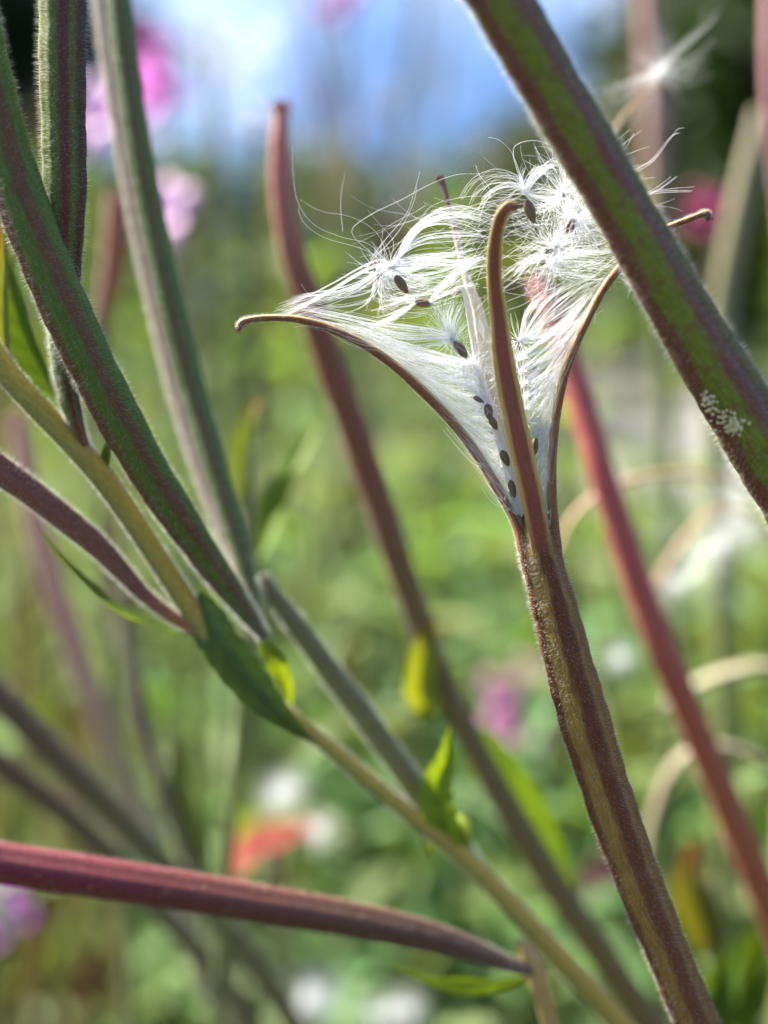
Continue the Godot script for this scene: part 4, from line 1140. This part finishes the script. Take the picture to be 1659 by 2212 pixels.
	for e in [[[1424, 160, 130], [1370, 170, 126], [1310, 190, 127], [1290, 220, 128]], [[1424, 160, 130], [1350, 190, 126], [1310, 230, 127]], [[1424, 160, 130], [1470, 110, 125], [1530, 60, 126], [1560, 10, 127]], [[1424, 160, 130], [1490, 140, 125], [1550, 90, 126]], [[1424, 160, 130], [1480, 165, 125], [1540, 140, 126]]]:
		sheaf(S, u.position, e, 7, 5, 34, 1.4, 0.013, 0.8)
	part(u, "silk", mesh_of(S.v, S.n, S.idx), M.silk, "", "stuff")
	t = lone("spent_stalk", "pink stalk at the right edge above, reaching the top", [[1668, -160, 150, 40], [1664, 0, 150, 40], [1664, 150, 150, 40], [1672, 300, 151, 40], [1690, 430, 153, 40], [1715, 700, 156, 44], [1740, 1000, 160, 46], [1770, 1500, 166, 48]], L(0.30, 0.12, 0.13))
	t = lone("spent_stalk", "pale olive stalk at the right edge, blurred", [[1640, 240, 205, 30], [1612, 380, 205, 44], [1585, 520, 206, 52], [1560, 680, 208, 54], [1550, 1000, 210, 54], [1570, 1600, 214, 54]], L(0.22, 0.20, 0.10))
	t = lone("spent_stalk", "tan stalk with long curled empty valves at the right edge", [[1760, 1000, 168, 24], [1740, 1200, 168, 34], [1720, 1500, 168, 44], [1700, 1800, 169, 48], [1690, 2260, 172, 50]], L(0.30, 0.22, 0.12))
	valve_px(t, [[1200, 1200, 152, 22], [1238, 1115, 152, 24], [1310, 1058, 153, 26], [1400, 1028, 155, 26], [1500, 1022, 158, 28], [1600, 1045, 161, 30], [1700, 1120, 165, 30], [1742, 1220, 168, 28]], L(0.45, 0.28, 0.15))
	valve_px(t, [[1400, 1300, 166, 18], [1440, 1220, 166, 18], [1490, 1150, 166, 18], [1550, 1100, 166, 18], [1640, 1120, 167, 22], [1742, 1240, 168, 26]], L(0.40, 0.20, 0.12))
	valve_px(t, [[1395, 1960, 178, 44], [1398, 1840, 176, 46], [1425, 1720, 174, 48], [1470, 1640, 172, 48], [1540, 1610, 170, 46], [1640, 1640, 169, 44], [1712, 1700, 168.5, 36]], L(0.22, 0.19, 0.12))
	valve_px(t, [[1440, 1520, 182, 44], [1500, 1480, 180, 48], [1580, 1450, 176, 50], [1660, 1440, 172, 50], [1722, 1480, 168.5, 40]], L(0.23, 0.21, 0.11))
	silk_px(t, [[1590, 1110, 170], [1560, 1170, 172], [1620, 1150, 170], [1520, 1190, 174], [1465, 1260, 176], [1600, 1060, 168], [1500, 1240, 174]], 55, 0.0075)
	silk_px(t, [[1340, 1425, 200], [1330, 1420, 202]], 50, 0.0045)
	t = lone("silky_stalk", "short stalk with white silk at the bottom edge", [[680, 2150, 290, 16], [685, 2200, 290, 20], [690, 2300, 292, 22]], L(0.15, 0.15, 0.06))
	silk_px(t, [[675, 2150, 240], [695, 2160, 240], [660, 2165, 241]], 130, 0.007)
	t = lone("silky_stalk", "second silk tuft at the bottom edge, right of the first", [[850, 2190, 280, 16], [850, 2230, 280, 20], [855, 2300, 282, 22]], L(0.15, 0.15, 0.06))
	silk_px(t, [[845, 2190, 235], [805, 2195, 237], [880, 2185, 235]], 110, 0.007)
	# leaf with a red tip at lower right
	t = lone("leafy_shoot", "leafy shoot with a rust red upper leaf at the lower right edge", [[1530, 1900, 168, 20], [1535, 2000, 168, 26], [1545, 2120, 168, 28], [1560, 2280, 170, 30]], L(0.14, 0.16, 0.04))
	leaf_px(t, "leaf", [[1540, 2060, 168], [1510, 1980, 167], [1490, 1900, 166], [1505, 1810, 166]], 56, L(0.16, 0.17, 0.05), L(0.13, 0.14, 0.04), Color(0.30, 0.11, 0.08, 0.9), look.x + look.z * 0.4, "leaf flushed rust red towards its tip")
	leaf_px(t, "leaf", [[1550, 2200, 168], [1500, 2150, 166], [1470, 2060, 165], [1460, 1960, 165]], 58, L(0.10, 0.18, 0.02), L(0.08, 0.13, 0.015), Color(0, 0, 0, 0), look.x + look.z * 0.5)
	leaf_px(t, "leaf", [[1550, 2230, 168], [1600, 2160, 167], [1640, 2060, 167], [1660, 1950, 167]], 60, L(0.12, 0.21, 0.02), L(0.09, 0.15, 0.015), Color(0, 0, 0, 0), look.x + look.z * 0.5)
	leaf_px(t, "leaf", [[1550, 2260, 168], [1520, 2230, 164], [1560, 2120, 162], [1600, 2020, 162]], 56, L(0.10, 0.19, 0.02), L(0.07, 0.13, 0.015), Color(0, 0, 0, 0), look.x + look.z * 0.4)
	meadow()
	far_growth()

func meadow() -> void:
	var kinds := ["green willowherb with closed pods", "red stemmed willowherb with red pods", "willowherb with burst pods and white silk", "willowherb with pink flowers at its top", "leafy willowherb shoot without pods"]
	var protos := []
	for k in 10:
		protos.append(willowherb(1.0, k % 5))
	var n := 0
	var spots := []
	for k in 130:
		var z := -0.24 - pow(k / 129.0, 2.2) * 4.2
		var half := absf(z) * 0.37 + 0.03
		var x := (fmod(k * 0.618034, 1.0) * 2.0 - 1.0) * half
		spots.append(Vector2(x + r(-0.03, 0.03), z + r(-0.03, 0.03)))
	var shoots := [[330, 560, 420, 1, "red stemmed willowherb seen between the pink flower and the maroon stalk"], [480, 760, 360, 0, "green podded willowherb between the near pods and the maroon stalk"], [620, 900, 450, 5, "thin green willowherb just left of the maroon stalk"], [730, 640, 520, 6, "red podded willowherb under the left valve"], [830, 800, 480, 0, "green podded willowherb below the left valve's bend"], [180, 800, 380, 5, "green willowherb behind the forking ochre stem"], [90, 1250, 320, 6, "red podded willowherb at the left edge, below the mauve pod"], [640, 1270, 400, 0, "green podded willowherb behind the joint of pods"], [960, 1180, 440, 5, "thin willowherb left of the brown pod's neck"], [770, 1450, 380, 6, "red podded willowherb above the dark sloping leaf"], [400, -20, 520, 1, "tall red stemmed willowherb left of the silky stalk"], [520, 20, 480, 2, "tall silky willowherb right of the silky stalk"], [610, -40, 640, 2, "tall silky willowherb above the maroon stalk's tip"], [690, 60, 560, 0, "tall green willowherb beside the pale violet flower"], [775, -30, 800, 5, "thin tall willowherb in the middle of the sky"], [850, 120, 700, 2, "silky willowherb in front of the blue sky, middle"], [930, 40, 900, 7, "thin silky willowherb right of the sky's middle"], [1000, 90, 620, 6, "red podded willowherb left of the leaning pod"], [1080, 150, 800, 5, "green willowherb behind the leaning pod"], [1230, 60, 900, 7, "thin silky willowherb right of the leaning pod"], [1330, 180, 750, 0, "green podded willowherb right of the leaning pod"], [780, 190, 420, 4, "tall pale shoot left of the white silk"], [905, 320, 380, 9, "leafy shoot just behind the front valve's silk"], [560, 420, 360, 4, "leafy shoot close behind the maroon stalk's tip"], [1010, 250, 600, 9, "leafy shoot left of the leaning pod, against the sky"], [660, 300, 550, 4, "leafy shoot between maroon stalk and silk"], [455, 480, 400, 9, "leafy shoot below the silky stalks at left"], [310, 900, 330, 4, "leafy shoot behind the soft grey green pod"], [700, 1020, 300, 9, "broad leafy shoot left of the brown pod's stalk"], [880, 980, 330, 4, "leafy shoot right of the maroon stalk"], [1480, 1280, 300, 9, "leafy shoot beyond the rose red stalk"], [1625, 1330, 270, 4, "leafy shoot in the lower right corner"], [150, 1500, 290, 9, "leafy shoot behind the olive stems at lower left"]]
	for a in shoots:
		var o: Node3D = protos[a[3]].duplicate()
		o.name = numbered("leafy_shoot")
		add_child(o, true)
		var tp := P(a[0], a[1], a[2])
		o.position = Vector3(tp.x, 0, tp.z)
		o.scale = Vector3(1, 1, 1) * tp.y
		o.rotation.y = r(0, TAU)
		tag(o, "blurred " + a[4], "plant")
	for s in spots:
		var uu: float = 829.5 + s.x / -s.y * FPX
		if uu > 1180 and uu < 1640 and s.y < -0.6: continue
		var hidden := false
		for fp in [[1130, 300], [600, 262], [1290, 330], [1590, 176], [220, 256], [335, 300], [385, 262], [480, 304], [1535, 290], [690, 290], [850, 282], [1335, 202]]:
			if absf(uu - fp[0]) < 26000.0 / (-s.y * 1000.0) + 30.0 and -s.y * 1000.0 < fp[1] + 15.0: hidden = true
		if hidden: continue
		var q: int = [4, 0, 9, 2, 4, 1, 9, 4, 4, 5, 9, 7, 4, 6, 9, 4, 0, 9, 4][n % 19]
		var src: Node3D = protos[q]
		var o: Node3D = src.duplicate()
		o.name = numbered("meadow_willowherb")
		add_child(o, true)
		o.position = Vector3(s.x, 0, s.y)
		var h: float = 0.74 + (-s.y) * 0.19 * r(0.15, 1.2) - r(0.0, 0.05)
		o.scale = Vector3(1, 1, 1) * h
		o.rotation.y = r(0, TAU)
		tag(o, "blurred %s in the meadow" % kinds[q % 5], "plant", "blurred " + ["green", "red", "silky", "flowering", "leafy"][q % 5] + " willowherbs of the meadow")
		n += 1
	for p in protos: p.free()
	# grass and low herbs between them
	var blade := leaf_mesh([Vector3.ZERO, Vector3(0, 0.45, 0.05), Vector3(0, 0.8, 0.18), Vector3(0, 1.0, 0.4)], 0.018, Vector3.RIGHT, L(0.20, 0.27, 0.05), L(0.16, 0.22, 0.04), Color(0, 0, 0, 0), 0.3, Vector3.ZERO, 2, 2)
	var herb := leaf_mesh([Vector3.ZERO, Vector3(0, 0.3, 0.25), Vector3(0, 0.38, 0.6), Vector3(0, 0.25, 1.0)], 0.22, Vector3.RIGHT, L(0.15, 0.26, 0.04), L(0.12, 0.2, 0.03), Color(0, 0, 0, 0), 0.3, Vector3.ZERO, 2, 2)
	scatter("grass", "tall grass of the meadow", blade, 26000, 0.25, 0.6, 0.0)
	scatter("low_herbs", "low broad-leaved herbs covering the ground", herb, 26000, 0.05, 0.10, 0.45)

func scatter(called: String, label: String, m: Mesh, n: int, lo: float, hi: float, lift: float) -> void:
	var mm := MultiMesh.new()
	mm.transform_format = MultiMesh.TRANSFORM_3D
	mm.mesh = m
	mm.instance_count = n
	for k in n:
		var z := -0.45 - pow(rng.randf(), 2.2) * 12.0
		var x := r(-1, 1) * (absf(z) * 0.55 + 0.4)
		var edge := 9.0 if x < -0.8 else (3.2 if x > 0.13 * -z else 5.0)
		if -z > edge: z = -r(0.45, edge)
		var s := r(lo, hi) * (0.45 if z < -1.5 else 1.0)
		var b := Basis.from_euler(Vector3(r(-0.25, 0.25), r(0, TAU), r(-0.25, 0.25))) * s
		mm.set_instance_transform(k, Transform3D(b, Vector3(x, lift * pow(rng.randf(), 1.5), z)))
	var o := MultiMeshInstance3D.new()
	o.name = called
	o.multimesh = mm
	o.material_override = M.leaf
	tag(o, label, "plants", "", "stuff")
	add_child(o)

func far_growth() -> void:
	tree("broad_tree", "dark broad tree beyond the path at right", 5.75, -15.0, 9.5, 3.0, L(0.03, 0.065, 0.02), 22000, 0.34)
	tree("broad_tree", "dark tree far back at left", -6.2, -16.0, 8.0, 3.0, L(0.03, 0.055, 0.02), 20000, 0.34)
	for k in 9:
		var x := -4.6 + k * 1.05 + r(-0.2, 0.2)
		tree("bush", "light green bush beyond the meadow, number %s from the left" % ["one", "two", "three", "four", "five", "six", "seven", "eight", "nine"][k], x, -9.5 - r(0, 1.5) - (14.0 if x > 0.5 else 0.0), r(1.9, 2.6) + (1.2 if x > 0.9 else 0.0), r(0.8, 1.1), [L(0.13, 0.20, 0.04), L(0.10, 0.17, 0.04), L(0.05, 0.09, 0.03)][k % 3], 3000, 0.12)
	tree("bush", "dark bush beyond the path, just right of the open pod", 3.0, -23.0, 4.2, 2.6, L(0.05, 0.085, 0.03), 9000, 0.22)
	tree("bush", "dark bush at the foot of the broad dark tree at right", 5.2, -16.5, 3.4, 2.0, L(0.05, 0.09, 0.03), 9000, 0.2)
	tree("broad_tree", "dark tree beyond the frame's right side", 13.0, -19.0, 10.0, 4.0, L(0.035, 0.07, 0.02), 7000, 0.34)
	tree("broad_tree", "dark tree beyond the frame's left side", -13.0, -20.0, 9.0, 4.0, L(0.03, 0.06, 0.02), 7000, 0.34)
